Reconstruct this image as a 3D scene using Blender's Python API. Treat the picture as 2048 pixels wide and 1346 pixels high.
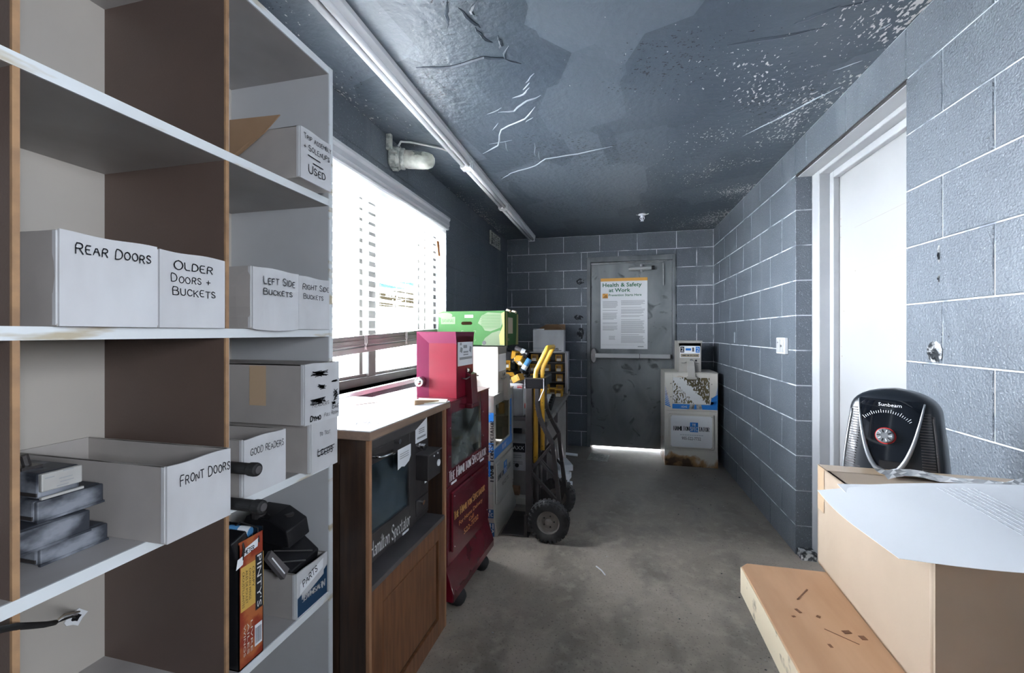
import bpy, bmesh, math, random
from mathutils import Vector, Matrix
random.seed(7)
for o in list(bpy.data.objects): bpy.data.objects.remove(o, do_unlink=True)
S = bpy.context.scene; C = S.collection
# ------------------------------------------------------------------ camera
cam = bpy.data.cameras.new('camera'); cam.sensor_width = 36.0
cam.lens = 844.0/2048.0*36.0; cam.shift_y = -7.0/2048.0; cam.clip_start = 0.02; cam.clip_end = 200
co = bpy.data.objects.new('camera', cam); C.objects.link(co)
co.location = (0, 0, 1.284); co.rotation_euler = (math.pi/2, 0, math.atan(204.0/844.0))
S.camera = co
# ------------------------------------------------------------------ world, light, exposure
SKY = 18.0
w = bpy.data.worlds.new('overcast_sky'); S.world = w; w.use_nodes = True
bg = w.node_tree.nodes['Background']; bg.inputs[0].default_value = (0.95, 0.975, 1.0, 1); bg.inputs[1].default_value = SKY
S.view_settings.view_transform = 'Standard'; S.view_settings.look = 'None'
S.view_settings.gamma = 1; S.view_settings.use_curve_mapping = False; S.view_settings.exposure = 2.38
def portal(name, loc, rot, sx, sy):
    l = bpy.data.lights.new(name, 'AREA'); l.shape = 'RECTANGLE'; l.size = sx; l.size_y = sy
    l.cycles.is_portal = True
    o = bpy.data.objects.new(name, l); C.objects.link(o); o.location = loc; o.rotation_euler = rot
portal('window_portal', (-1.40, 2.10, 1.575), (0, -math.pi/2, 0), 1.15, 1.74)
portal('added_window_portal', (1.26, -0.475, 1.55), (0, math.pi/2, 0), 0.55, 0.45)  # guides daylight through the added window behind the viewer
# ------------------------------------------------------------------ helpers
def hexc(h):
    h = h.lstrip('#'); v = [int(h[i:i+2], 16)/255 for i in (0, 2, 4)]
    return tuple(((c+0.055)/1.055)**2.4 if c > 0.04045 else c/12.92 for c in v)
MATS = {}
def mat(name, col, rough=0.5, metal=0.0, col2=None, vs=4.0, lo=0.35, hi=0.65, bump=0.0, bs=60.0, spec=0.5, coat=0.0, stretch=(1, 1, 1), detail=4.0, trans=0.0):
    m = bpy.data.materials.new(name); m.use_nodes = True; nt = m.node_tree; N = nt.nodes; L = nt.links
    b = N['Principled BSDF']
    if isinstance(col, str): col = hexc(col)
    if isinstance(col2, str): col2 = hexc(col2)
    b.inputs['Base Color'].default_value = (*col, 1); b.inputs['Roughness'].default_value = rough
    b.inputs['Metallic'].default_value = metal; b.inputs['Specular IOR Level'].default_value = spec
    b.inputs['Coat Weight'].default_value = coat
    if col2 or bump:
        tc = N.new('ShaderNodeTexCoord'); mp = N.new('ShaderNodeMapping'); mp.inputs['Scale'].default_value = stretch
        L.new(tc.outputs['Object'], mp.inputs[0])
    if col2:
        n = N.new('ShaderNodeTexNoise'); n.inputs['Scale'].default_value = vs; n.inputs['Detail'].default_value = detail
        L.new(mp.outputs[0], n.inputs['Vector'])
        r = N.new('ShaderNodeValToRGB'); r.color_ramp.elements[0].position = lo; r.color_ramp.elements[1].position = hi
        r.color_ramp.elements[0].color = (*col, 1); r.color_ramp.elements[1].color = (*col2, 1)
        L.new(n.outputs[0], r.inputs[0]); L.new(r.outputs[0], b.inputs['Base Color'])
    if bump:
        n2 = N.new('ShaderNodeTexNoise'); n2.inputs['Scale'].default_value = bs; n2.inputs['Detail'].default_value = 3
        L.new(mp.outputs[0], n2.inputs['Vector'])
        bp = N.new('ShaderNodeBump'); bp.inputs['Strength'].default_value = bump; bp.inputs['Distance'].default_value = 0.01
        L.new(n2.outputs[0], bp.inputs['Height']); L.new(bp.outputs[0], b.inputs['Normal'])
    if trans:
        tr = N.new('ShaderNodeBsdfTranslucent'); tr.inputs[0].default_value = (*col, 1)
        mx = N.new('ShaderNodeMixShader'); mx.inputs[0].default_value = trans
        L.new(b.outputs[0], mx.inputs[1]); L.new(tr.outputs[0], mx.inputs[2]); L.new(mx.outputs[0], N['Material Output'].inputs[0])
    MATS[name] = m; return m
def glassmat(name, tint=(0.95, 0.97, 1.0), refl=1.0, dirt=0.0, dirtcol=(0.5, 0.5, 0.5)):
    m = bpy.data.materials.new(name); m.use_nodes = True; nt = m.node_tree; N = nt.nodes; L = nt.links
    N.remove(N['Principled BSDF']); out = N['Material Output']
    t = N.new('ShaderNodeBsdfTransparent'); t.inputs[0].default_value = (*tint, 1)
    g = N.new('ShaderNodeBsdfGlossy'); g.inputs['Roughness'].default_value = 0.03
    lw = N.new('ShaderNodeLayerWeight'); lw.inputs[0].default_value = 0.5
    pw = N.new('ShaderNodeMath'); pw.operation = 'POWER'; pw.inputs[1].default_value = 4.0; L.new(lw.outputs['Facing'], pw.inputs[0])
    f = N.new('ShaderNodeMath'); f.operation = 'MULTIPLY_ADD'; f.inputs[1].default_value = 0.8; f.inputs[2].default_value = 0.035; L.new(pw.outputs[0], f.inputs[0])
    mx = N.new('ShaderNodeMixShader'); L.new(f.outputs[0], mx.inputs[0]); L.new(t.outputs[0], mx.inputs[1]); L.new(g.outputs[0], mx.inputs[2])
    last = mx
    if dirt:
        d = N.new('ShaderNodeBsdfDiffuse'); d.inputs[0].default_value = (*dirtcol, 1)
        tc = N.new('ShaderNodeTexCoord'); n = N.new('ShaderNodeTexNoise'); n.inputs['Scale'].default_value = 9; n.inputs['Detail'].default_value = 5
        L.new(tc.outputs['Object'], n.inputs['Vector'])
        r = N.new('ShaderNodeMapRange'); r.inputs[1].default_value = 0.35; r.inputs[2].default_value = 0.75; r.inputs[4].default_value = dirt
        L.new(n.outputs[0], r.inputs[0])
        m2 = N.new('ShaderNodeMixShader'); L.new(r.outputs[0], m2.inputs[0]); L.new(mx.outputs[0], m2.inputs[1]); L.new(d.outputs[0], m2.inputs[2]); last = m2
    L.new(last.outputs[0], out.inputs[0]); MATS[name] = m; return m

ROOTM = {}
def tag(o, label=None, cat=None, group=None, kind=None):
    if label: o['label'] = label
    if cat: o['category'] = cat
    if group: o['group'] = group
    if kind: o['kind'] = kind
    return o
def thing(name, label, cat, loc=(0, 0, 0), rz=0.0, group=None):
    o = bpy.data.objects.new(name, None); C.objects.link(o); o.empty_display_size = 0.05
    o.location = loc; o.rotation_euler = (0, 0, rz); tag(o, label, cat, group)
    ROOTM[o.name] = Matrix.Translation(Vector(loc)) @ Matrix.Rotation(rz, 4, 'Z')
    return o
def unit(v): return Vector(v).normalized()
class MB:
    def __init__(s): s.v = []; s.f = []
    def add(s, vs, fs):
        k = len(s.v); s.v += [Vector(p) for p in vs]; s.f += [[i+k for i in q] for q in fs]; return s
    def box(s, x0, x1, y0, y1, z0, z1):
        return s.add([(x0,y0,z0),(x1,y0,z0),(x1,y1,z0),(x0,y1,z0),(x0,y0,z1),(x1,y0,z1),(x1,y1,z1),(x0,y1,z1)],
            [(0,3,2,1),(4,5,6,7),(0,1,5,4),(1,2,6,5),(2,3,7,6),(3,0,4,7)])
    def cbox(s, c, d, M=None):
        x, y, z = [q/2 for q in d]; m = MB().box(-x, x, -y, y, -z, z); T = Matrix.Translation(Vector(c)) @ (M or Matrix())
        return s.add([T @ p for p in m.v], m.f)
    def extr(s, pts, vec):
        n = len(pts); v = Vector(vec); P = [Vector(p) for p in pts]
        return s.add(P+[p+v for p in P], [list(range(n))[::-1], list(range(n, 2*n))]+[(i, (i+1) % n, n+(i+1) % n, n+i) for i in range(n)])
    def poly(s, pts): return s.add(pts, [list(range(len(pts)))])
    def cyl(s, p0, p1, r0, r1=None, n=16, caps=True):
        p0, p1 = Vector(p0), Vector(p1); r1 = r0 if r1 is None else r1; d = (p1-p0).normalized()
        a = d.orthogonal().normalized(); b = d.cross(a)
        R = [a*math.cos(2*math.pi*i/n)+b*math.sin(2*math.pi*i/n) for i in range(n)]
        return s.add([p0+q*r0 for q in R]+[p1+q*r1 for q in R], [(i, (i+1) % n, n+(i+1) % n, n+i) for i in range(n)]+([list(range(n))[::-1], list(range(n, 2*n))] if caps else []))
    def lathe(s, prof, o, ax, n=24, cap=False):
        o = Vector(o); d = unit(ax); a = d.orthogonal().normalized(); b = d.cross(a); vs = []; fs = []
        for r, h in prof:
            for i in range(n):
                t = 2*math.pi*i/n; vs.append(o+d*h+(a*math.cos(t)+b*math.sin(t))*max(r, 1e-5))
        for k in range(len(prof)-1):
            for i in range(n): j = (i+1) % n; fs.append((k*n+i, k*n+j, (k+1)*n+j, (k+1)*n+i))
        if cap: fs += [list(range(n))[::-1], [(len(prof)-1)*n+i for i in range(n)]]
        return s.add(vs, fs)
    def tube(s, path, r, n=8, closed=False):
        P = [Vector(p) for p in path]; m = len(P); vs = []; fs = []; up = None
        for k in range(m):
            if closed: t = (P[(k+1) % m]-P[k-1])
            else: t = P[min(k+1, m-1)]-P[max(k-1, 0)]
            t.normalize()
            if up is None: up = t.orthogonal().normalized()
            up = (up-t*up.dot(t)).normalized(); b = t.cross(up); rr = r[k] if isinstance(r, (list, tuple)) else r
            vs += [P[k]+(up*math.cos(2*math.pi*i/n)+b*math.sin(2*math.pi*i/n))*rr for i in range(n)]
        for k in range(m if closed else m-1):
            k2 = (k+1) % m
            for i in range(n): j = (i+1) % n; fs.append((k*n+i, k*n+j, k2*n+j, k2*n+i))
        if not closed: fs += [list(range(n))[::-1], [(m-1)*n+i for i in range(n)]]
        return s.add(vs, fs)
    def bar(s, p0, p1, wd, ht, up=(0, 0, 1)):
        p0, p1 = Vector(p0), Vector(p1); d = (p1-p0); l = d.length; d.normalize(); u = Vector(up); u = (u-d*u.dot(d)).normalized(); b = u.cross(d)
        M = Matrix((( d.x, b.x, u.x, 0), (d.y, b.y, u.y, 0), (d.z, b.z, u.z, 0), (0, 0, 0, 1)))
        return s.cbox((p0+p1)/2, (l, wd, ht), M)
    def grid(s, fn, nu, nv):
        vs = [fn(i/nu, j/nv) for j in range(nv+1) for i in range(nu+1)]
        return s.add(vs, [(j*(nu+1)+i, j*(nu+1)+i+1, (j+1)*(nu+1)+i+1, (j+1)*(nu+1)+i) for j in range(nv) for i in range(nu)])
    def xf(s, M): s.v = [M @ p for p in s.v]; return s
    def mesh(s, name, m):
        me = bpy.data.meshes.new(name); me.from_pydata([tuple(p) for p in s.v], [], s.f); me.validate(); me.update()
        if m: me.materials.append(MATS[m] if isinstance(m, str) else m)
        return me
    def build(s, name, m, parent=None, world=False, bevel=0.0, smooth=False, thick=0.0, label=None, seg=2):
        if world and parent is not None: s.xf(ROOTM[parent.name].inverted())
        if parent is None and not world: pass
        me = s.mesh(name, m); o = bpy.data.objects.new(name, me); C.objects.link(o)
        bm = bmesh.new(); bm.from_mesh(me); bmesh.ops.recalc_face_normals(bm, faces=bm.faces); bm.to_mesh(me); bm.free()
        if parent is not None: o.parent = parent; ROOTM[o.name] = ROOTM.get(parent.name, Matrix())
        if thick: md = o.modifiers.new('solid', 'SOLIDIFY'); md.thickness = thick; md.offset = 0
        if bevel: md = o.modifiers.new('bevel', 'BEVEL'); md.width = bevel; md.segments = seg; md.limit_method = 'ANGLE'; md.angle_limit = 0.6
        if smooth:
            for p in me.polygons: p.use_smooth = True
        if label: o['label'] = label
        return o
def single(name, mb, m, label, cat, group=None, base=None, **k):
    """a thing that is one mesh: origin moved to its base"""
    xs = [p.x for p in mb.v]; ys = [p.y for p in mb.v]; zs = [p.z for p in mb.v]
    b = Vector(base) if base else Vector(((min(xs)+max(xs))/2, (min(ys)+max(ys))/2, min(zs)))
    mb.v = [p-b for p in mb.v]; o = mb.build(name, m, **k); o.location = b; return tag(o, label, cat, group)
def struct(name, mb, m, **k):
    o = mb.build(name, m, **k); o['kind'] = 'structure'; ROOTM[o.name] = Matrix(); return o
# ------------------------------------------------------------------ lettering: pen strokes (handwriting, roman, blackletter) and plain type
G = {}
def g(c, wd, s): G[c] = (wd, [[tuple(float(q) for q in p.split(',')) for p in st.split()] for st in s.split('|')])
g('A',.7,'0,0 .35,1 .7,0|.13,.36 .57,.36'); g('B',.62,'0,0 0,1 .38,1 .55,.9 .55,.66 .38,.54 0,.54|.38,.54 .62,.42 .62,.13 .45,0 0,0')
g('C',.65,'.65,.8 .5,.96 .3,1 .1,.86 0,.6 0,.4 .1,.14 .3,0 .5,.04 .65,.2'); g('D',.66,'0,0 0,1 .3,1 .55,.86 .66,.6 .66,.4 .55,.14 .3,0 0,0')
g('E',.55,'.55,1 0,1 0,0 .55,0|0,.52 .42,.52'); g('F',.55,'.55,1 0,1 0,0|0,.52 .42,.52'); g('G',.7,'.65,.8 .5,.96 .3,1 .1,.86 0,.6 0,.4 .1,.14 .3,0 .55,.05 .68,.2 .68,.45 .42,.45')
g('H',.65,'0,0 0,1|.65,0 .65,1|0,.52 .65,.52'); g('I',.06,'.03,0 .03,1'); g('J',.45,'.45,1 .45,.2 .3,0 .1,.03 0,.2'); g('K',.62,'0,0 0,1|.6,1 0,.42|.2,.6 .62,0')
g('L',.5,'0,1 0,0 .5,0'); g('M',.85,'0,0 0,1 .42,.25 .85,1 .85,0'); g('N',.66,'0,0 0,1 .66,0 .66,1'); g('O',.72,'.36,1 .12,.88 0,.6 0,.4 .12,.12 .36,0 .6,.12 .72,.4 .72,.6 .6,.88 .36,1')
g('P',.6,'0,0 0,1 .4,1 .6,.88 .6,.6 .4,.47 0,.47'); g('Q',.72,'.36,1 .12,.88 0,.6 0,.4 .12,.12 .36,0 .6,.12 .72,.4 .72,.6 .6,.88 .36,1|.45,.25 .75,-.08'); g('R',.62,'0,0 0,1 .4,1 .58,.88 .58,.62 .4,.5 0,.5|.3,.5 .62,0')
g('S',.55,'.53,.84 .4,.97 .2,1 .04,.86 .04,.68 .2,.55 .38,.47 .54,.32 .54,.14 .38,.01 .16,.02 0,.18'); g('T',.66,'0,1 .66,1|.33,1 .33,0'); g('U',.64,'0,1 0,.25 .15,.03 .32,0 .5,.03 .64,.25 .64,1')
g('V',.66,'0,1 .33,0 .66,1'); g('W',.95,'0,1 .24,0 .47,.8 .7,0 .95,1'); g('X',.62,'0,0 .62,1|0,1 .62,0'); g('Y',.64,'0,1 .32,.5 .64,1|.32,.5 .32,0'); g('Z',.58,'0,1 .58,1 0,0 .58,0')
g('0',.5,'.25,1 .06,.82 0,.5 .06,.18 .25,0 .44,.18 .5,.5 .44,.82 .25,1'); g('1',.3,'0,.8 .2,1 .2,0'); g('2',.5,'.02,.8 .15,.98 .35,.98 .48,.8 .45,.58 0,0 .5,0'); g('3',.5,'.02,.86 .2,1 .4,.95 .46,.76 .36,.57 .18,.53|.36,.53 .5,.36 .46,.1 .25,0 0,.12')
g('5',.5,'.46,1 .08,1 .04,.56 .25,.62 .45,.5 .5,.3 .42,.08 .22,0 0,.1'); g('7',.5,'0,1 .5,1 .18,0'); g('9',.5,'.48,.65 .36,.46 .14,.48 .02,.66 .06,.9 .25,1 .44,.9 .48,.65 .42,.25 .2,0 .06,.05')
g('-',.3,'0,.45 .3,.45'); g('+',.5,'0,.45 .5,.45|.25,.7 .25,.18'); g(' ',.3,'0,0 0,0'); g("'",.1,'.08,1 .02,.75'); g('.',.1,'.03,0 .06,.03')
g('a',.45,'.05,.5 .25,.6 .42,.5 .42,.08 .5,0|.42,.36 .12,.32 .02,.15 .14,0 .42,.1'); g('c',.4,'.4,.5 .22,.62 .02,.45 .02,.15 .2,0 .4,.1'); g('e',.42,'.05,.32 .38,.42 .36,.55 .2,.62 .03,.45 .03,.15 .2,0 .4,.1'); g('h',.45,'.05,1 .05,0|.05,.5 .28,.62 .42,.5 .42,0 .32,-.15')
g('i',.1,'.05,.6 .05,.05 .12,0|.02,.8 .1,.86'); g('l',.1,'.05,1 .05,.05 .12,0'); g('m',.72,'.05,.6 .05,0|.05,.5 .2,.62 .36,.5 .36,0|.36,.5 .54,.62 .68,.5 .68,.06 .74,0'); g('n',.45,'.05,.6 .05,0|.05,.5 .25,.62 .4,.5 .4,.06 .46,0')
g('o',.44,'.22,.62 .03,.48 .03,.14 .22,0 .41,.14 .41,.48 .22,.62'); g('p',.45,'.05,.6 .05,-.3|.05,.5 .25,.62 .42,.48 .42,.12 .25,0 .05,.08'); g('r',.34,'.05,.6 .05,0|.05,.48 .2,.62 .34,.52'); g('t',.3,'.1,.85 .1,.08 .2,0 .3,.06|0,.6 .28,.6')
def chaikin(p):
    if len(p) < 3: return p
    q = [p[0]]
    for a, b in zip(p, p[1:]): q += [(a[0]*.75+b[0]*.25, a[1]*.75+b[1]*.25), (a[0]*.25+b[0]*.75, a[1]*.25+b[1]*.75)]
    return q+[p[-1]]
def strokes2d(lines, h, style='hand', lw=0.09, gap=0.2, lead=1.5, small=1.0, slant=0.0, sx=1.0, jit=0.0):
    """list of polygons in the plane for a text block; top line's baseline at y=0"""
    R = random.Random(hash(tuple(lines)) % 1000 if False else sum(map(ord, ''.join(lines)))); out = []
    for li, ln in enumerate(lines):
        x = 0.0; by = -li*lead; first = True
        for ch in ln:
            wd, sts = G[ch]; k = 1.0 if (first or not ch.isalpha()) else small; first = (ch == ' ')
            dy = R.uniform(-jit, jit); tl = R.uniform(-jit, jit)
            for st in sts:
                if len(st) == 2 and st[0] == st[1]: continue
                P = [((x+px*k*sx)+py*k*(slant+tl), by+dy+py*k) for px, py in st]
                if style == 'hand' or style == 'black': P = chaikin(P) if style == 'hand' else P
                for a, b in zip(P, P[1:]):
                    dx, dyy = b[0]-a[0], b[1]-a[1]; l = math.hypot(dx, dyy) or 1e-6; t = (lw if style == 'hand' else lw*0.38)/2
                    ex, ey = dx/l*t*.7, dyy/l*t*.7; nx, ny = -dyy/l*t, dx/l*t
                    out.append([(a[0]-ex+nx, a[1]-ey+ny), (a[0]-ex-nx, a[1]-ey-ny), (b[0]+ex-nx, b[1]+ey-ny), (b[0]+ex+nx, b[1]+ey+ny)])
                    if style != 'hand':
                        n_ = (lw*.9, 0) if style == 'roman' else (lw*.75, lw*.55)
                        out.append([(a[0]-n_[0], a[1]-n_[1]), (b[0]-n_[0], b[1]-n_[1]), (b[0]+n_[0], b[1]+n_[1]), (a[0]+n_[0], a[1]+n_[1])])
                if style == 'roman':
                    for (e, nb) in ((P[0], P[1]), (P[-1], P[-2])):
                        if abs(nb[1]-e[1]) > 1.2*abs(nb[0]-e[0]) and (abs(e[1]-by-dy) < .05 or abs(e[1]-by-dy-k) < .05):
                            out.append([(e[0]-.15, e[1]-.03), (e[0]+.15, e[1]-.03), (e[0]+.15, e[1]+.03), (e[0]-.15, e[1]+.03)])
            x += wd*k*sx+gap
    return [[(p[0]*h, p[1]*h) for p in q] for q in out]
def onplane(polys, o, right, up, off=0.0008):
    o, r, u = Vector(o), unit(right), unit(up); n = r.cross(u); mb = MB()
    for q in polys: mb.poly([o+r*p[0]+u*p[1]+n*off for p in q])
    return mb
def pen(parent, lines, o, right, up, h, m='ink', name='lettering', width=None, world=False, off=0.0008, **k):
    if isinstance(lines, str): lines = [lines]
    P = strokes2d(lines, h, **k)
    if width:
        mx = max(p[0] for q in P for p in q); mn = min(p[0] for q in P for p in q); P = [[((p[0]-mn)*width/(mx-mn), p[1]) for p in q] for q in P]
    return onplane(P, o, right, up, off).build(name, m, parent, world)
def typ(parent, text, o, right, up, h, m='ink', name='lettering', width=None, align='LEFT', world=False, off=0.0008, res=2, xs=1.0, lead=1.0, bold=0.0):
    cu = bpy.data.curves.new('t', 'FONT'); cu.body = text; cu.size = h/0.73; cu.align_x = align; cu.resolution_u = res; cu.space_line = lead; cu.fill_mode = 'FRONT'; cu.offset = bold
    ob = bpy.data.objects.new('t', cu); C.objects.link(ob); dg = bpy.context.evaluated_depsgraph_get()
    me = bpy.data.meshes.new_from_object(ob.evaluated_get(dg)); bpy.data.objects.remove(ob); bpy.data.curves.remove(cu)
    vs = [v.co.copy() for v in me.vertices]; fs = [list(p.vertices) for p in me.polygons]; bpy.data.meshes.remove(me)
    if width and vs:
        a, b = min(v.x for v in vs), max(v.x for v in vs); xs = width/(b-a)
        if align == 'LEFT':
            for v in vs: v.x -= a
    o, r, u = Vector(o), unit(right), unit(up); n = r.cross(u); mb = MB()
    mb.add([o+r*v.x*xs+u*v.y+n*off for v in vs], fs)
    return mb.build(name, m, parent, world)
def rect(parent, o, right, up, wd, ht, m, name='print_patch', off=0.0005, world=False):
    o, r, u = Vector(o), unit(right), unit(up); n = r.cross(u)
    return MB().poly([o+n*off, o+r*wd+n*off, o+r*wd+u*ht+n*off, o+u*ht+n*off]).build(name, m, parent, world)
XP, YP, ZP = (1, 0, 0), (0, 1, 0), (0, 0, 1)
# ------------------------------------------------------------------ materials
mat('ink', (0.012, 0.014, 0.02), 0.6); mat('ink_blue', (0.01, 0.03, 0.08), 0.6)
mat('melamine', (0.56, 0.57, 0.585), 0.4, col2=(0.50, 0.51, 0.52), vs=3, bump=0.02)
mat('melamine_edge', (0.72, 0.76, 0.78), 0.5, col2=(0.50, 0.44, 0.32), vs=5, lo=0.58, hi=0.68, stretch=(6, 1.2, 6))
mat('shelf_dusty', (0.46, 0.445, 0.44), 0.5, col2=(0.36, 0.34, 0.33), vs=4)
mat('backboard', (0.52, 0.485, 0.435), 0.6, col2=(0.46, 0.43, 0.39), vs=2.5)
mat('hardboard', (0.118, 0.083, 0.069), 0.5, col2=(0.142, 0.096, 0.077), vs=2.5, bump=0.05, bs=200)
mat('raw_edge', (0.42, 0.25, 0.13), 0.7, col2=(0.30, 0.18, 0.10), vs=30)
mat('white_board', (0.64, 0.65, 0.67), 0.65, col2=(0.50, 0.50, 0.51), vs=6, lo=0.45, hi=0.75, bump=0.12, bs=14, stretch=(1, 1, .45))
mat('grey_board', (0.44, 0.41, 0.385), 0.7, col2=(0.36, 0.335, 0.315), vs=5)
mat('kraft', (0.40, 0.255, 0.15), 0.75, col2=(0.34, 0.21, 0.12), vs=8, bump=0.03)
mat('kraft_light', (0.44, 0.345, 0.26), 0.7, col2=(0.395, 0.31, 0.23), vs=5, bump=0.03)
mat('packing_tape', (0.55, 0.40, 0.26), 0.3, coat=0.3)
mat('clear_tape', (0.62, 0.62, 0.62), 0.15, coat=0.6)
mat('paper', (0.85, 0.87, 0.90), 0.6); mat('paper_cream', (0.74, 0.70, 0.62), 0.6); mat('print_grey', (0.34, 0.35, 0.37), 0.6)
mat('oak_dark', (0.030, 0.017, 0.012), 0.45, col2=(0.055, 0.030, 0.018), vs=7, stretch=(9, 9, 0.7), bump=0.05, bs=90)
mat('oak', (0.23, 0.098, 0.042), 0.42, col2=(0.14, 0.056, 0.024), vs=7, stretch=(8, 8, 0.8), bump=0.05, bs=90)
mat('oak_edge', (0.42, 0.22, 0.12), 0.5, col2=(0.32, 0.16, 0.08), vs=30, stretch=(1, 1, 0.2))
mat('counter_edge', (0.30, 0.20, 0.14), 0.45, col2=(0.22, 0.15, 0.11), vs=9, stretch=(4, 0.6, 6))
mat('laminate', (0.60, 0.61, 0.63), 0.3, col2=(0.50, 0.46, 0.41), vs=4, lo=0.62, hi=0.8)
mat('black_metal', (0.030, 0.027, 0.028), 0.40, col2=(0.045, 0.04, 0.04), vs=14, coat=0.1)
mat('black_plastic', (0.010, 0.010, 0.012), 0.3); mat('black_rubber', (0.014, 0.014, 0.015), 0.65)
mat('grey_metal', (0.11, 0.10, 0.105), 0.4, col2=(0.075, 0.07, 0.072), vs=8)
mat('maroon', (0.130, 0.012, 0.022), 0.24, col2=(0.10, 0.009, 0.017), vs=5, coat=0.3)
mat('crimson', (0.21, 0.004, 0.020), 0.4, col2=(0.175, 0.0035, 0.016), vs=4, spec=.3)
mat('white_lettering', (0.75, 0.75, 0.75), 0.6); mat('gold_lettering', (0.62, 0.36, 0.11), 0.5)
mat('chrome', (0.65, 0.65, 0.66), 0.15, 1.0); mat('steel', (0.42, 0.42, 0.42), 0.35, 1.0, col2=(0.30, 0.30, 0.30), vs=20)
mat('aluminium', (0.58, 0.59, 0.60), 0.4, 0.7)
mat('enamel', (0.43, 0.415, 0.385), 0.35, col2=(0.38, 0.365, 0.325), vs=5)
mat('spec_blue', (0.018, 0.20, 0.62), 0.5); mat('deep_blue', (0.012, 0.05, 0.115), 0.5); mat('spec_navy', (0.012, 0.09, 0.25), 0.5)
mat('window_frame', (0.10, 0.098, 0.09), 0.5, col2=(0.075, 0.072, 0.066), vs=8)
mat('white_paint', (0.76, 0.77, 0.78), 0.35, col2=(0.68, 0.69, 0.70), vs=4)
mat('frame_paint', (0.46, 0.47, 0.48), 0.35, col2=(0.41, 0.42, 0.44), vs=5)
mat('door_paint', (0.40, 0.405, 0.41), 0.35, col2=(0.37, 0.375, 0.38), vs=2)
mat('blind_white', (0.72, 0.72, 0.71), 0.45, trans=0.4); mat('valance_paint', (0.52, 0.53, 0.55), 0.4); mat('cord', (0.7, 0.7, 0.68), 0.7)
mat('stack_slat', (0.30, 0.295, 0.28), 0.5, col2=(0.22, 0.215, 0.20), vs=6)
mat('orange_card', (0.85, 0.30, 0.06), 0.6)
mat('fixture_white', (0.78, 0.79, 0.80), 0.35); mat('fixture_tube', (0.80, 0.81, 0.82), 0.2)
mat('lamp_base', (0.50, 0.52, 0.47), 0.5, col2=(0.26, 0.28, 0.26), vs=25, lo=0.5, hi=0.62)
mat('yellow', (0.80, 0.47, 0.045), 0.4, col2=(0.70, 0.40, 0.05), vs=9); mat('yellow_part', (0.62, 0.32, 0.03), 0.45)
mat('tyre', (0.035, 0.035, 0.037), 0.75, col2=(0.085, 0.085, 0.085), vs=12, lo=0.45, hi=0.7); mat('rim', (0.34, 0.31, 0.28), 0.5, col2=(0.24, 0.22, 0.2), vs=15)
mat('banana_green', (0.029, 0.095, 0.026), 0.6, col2=(0.038, 0.112, 0.034), vs=4, spec=.12); mat('banana_pale', (0.125, 0.16, 0.10), 0.6, spec=.12); mat('banana_yellow', (0.26, 0.235, 0.06), 0.55); mat('hole_dark', (0.012, 0.006, 0.002), 0.9, spec=.05)
mat('dark_case', (0.035, 0.04, 0.052), 0.5, col2=(0.26, 0.28, 0.32), vs=14, lo=0.50, hi=0.70, stretch=(1, 1, 1.6))
mat('heater_black', (0.012, 0.016, 0.022), 0.35, coat=0.3); mat('heater_gloss', (0.006, 0.008, 0.012), 0.06, coat=0.6); mat('silver', (0.36, 0.38, 0.40), 0.3, 0.5); mat('red_ring', (0.5, 0.02, 0.02), 0.4)
mat('bench_wood', (0.62, 0.38, 0.225), 0.5, col2=(0.50, 0.29, 0.16), vs=5, stretch=(3, 0.5, 3), bump=0.03)
mat('bench_edge', (0.74, 0.63, 0.46), 0.7, col2=(0.30, 0.24, 0.17), vs=30, lo=0.60, hi=0.72, stretch=(1, .8, 1))
mat('table_grey', (0.30, 0.29, 0.27), 0.6, col2=(0.24, 0.23, 0.21), vs=6); mat('red_print', (0.6, 0.03, 0.03), 0.6); mat('can_blue', (0.10, 0.32, 0.62), 0.35); mat('green_print', (0.03, 0.17, 0.08), 0.6)
mat('poster_orange', (0.80, 0.40, 0.08), 0.5); mat('poster_white', (0.80, 0.81, 0.83), 0.4); mat('asphalt', (0.45, 0.45, 0.44), 0.8); mat('sign_brown', (0.0050, 0.0040, 0.0020), 1.0, spec=0.0); mat('sign_teal', (0.008, 0.017, 0.020), 1.0, spec=0.0)
mat('meat_red', (0.28, 0.035, 0.015), 0.45, col2=(0.45, 0.13, 0.04), vs=22, lo=0.45, hi=0.6); mat('box_yellow', (0.68, 0.43, 0.10), 0.5)
mat('tan', (0.40, 0.34, 0.26), 0.6); mat('newsprint', (0.50, 0.49, 0.46), 0.7, col2=(0.25, 0.25, 0.25), vs=40)
mat('crumble', (0.45, 0.46, 0.47), 0.8, col2=(0.02, 0.025, 0.03), vs=40, lo=0.45, hi=0.55, bump=0.5, bs=60)
glassmat('clear_glass'); glassmat('jar_glass', (0.86, 0.88, 0.80), dirt=0.75, dirtcol=(0.8, 0.8, 0.72))
glassmat('cabinet_glass', (0.5, 0.6, 0.66), dirt=0.30, dirtcol=(0.25, 0.33, 0.38)); glassmat('scratched_glass', (0.55, 0.6, 0.58), dirt=0.55, dirtcol=(0.33, 0.37, 0.36)); glassmat('olive_glass', (0.5, 0.46, 0.3), dirt=0.35, dirtcol=(0.24, 0.21, 0.12))
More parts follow.
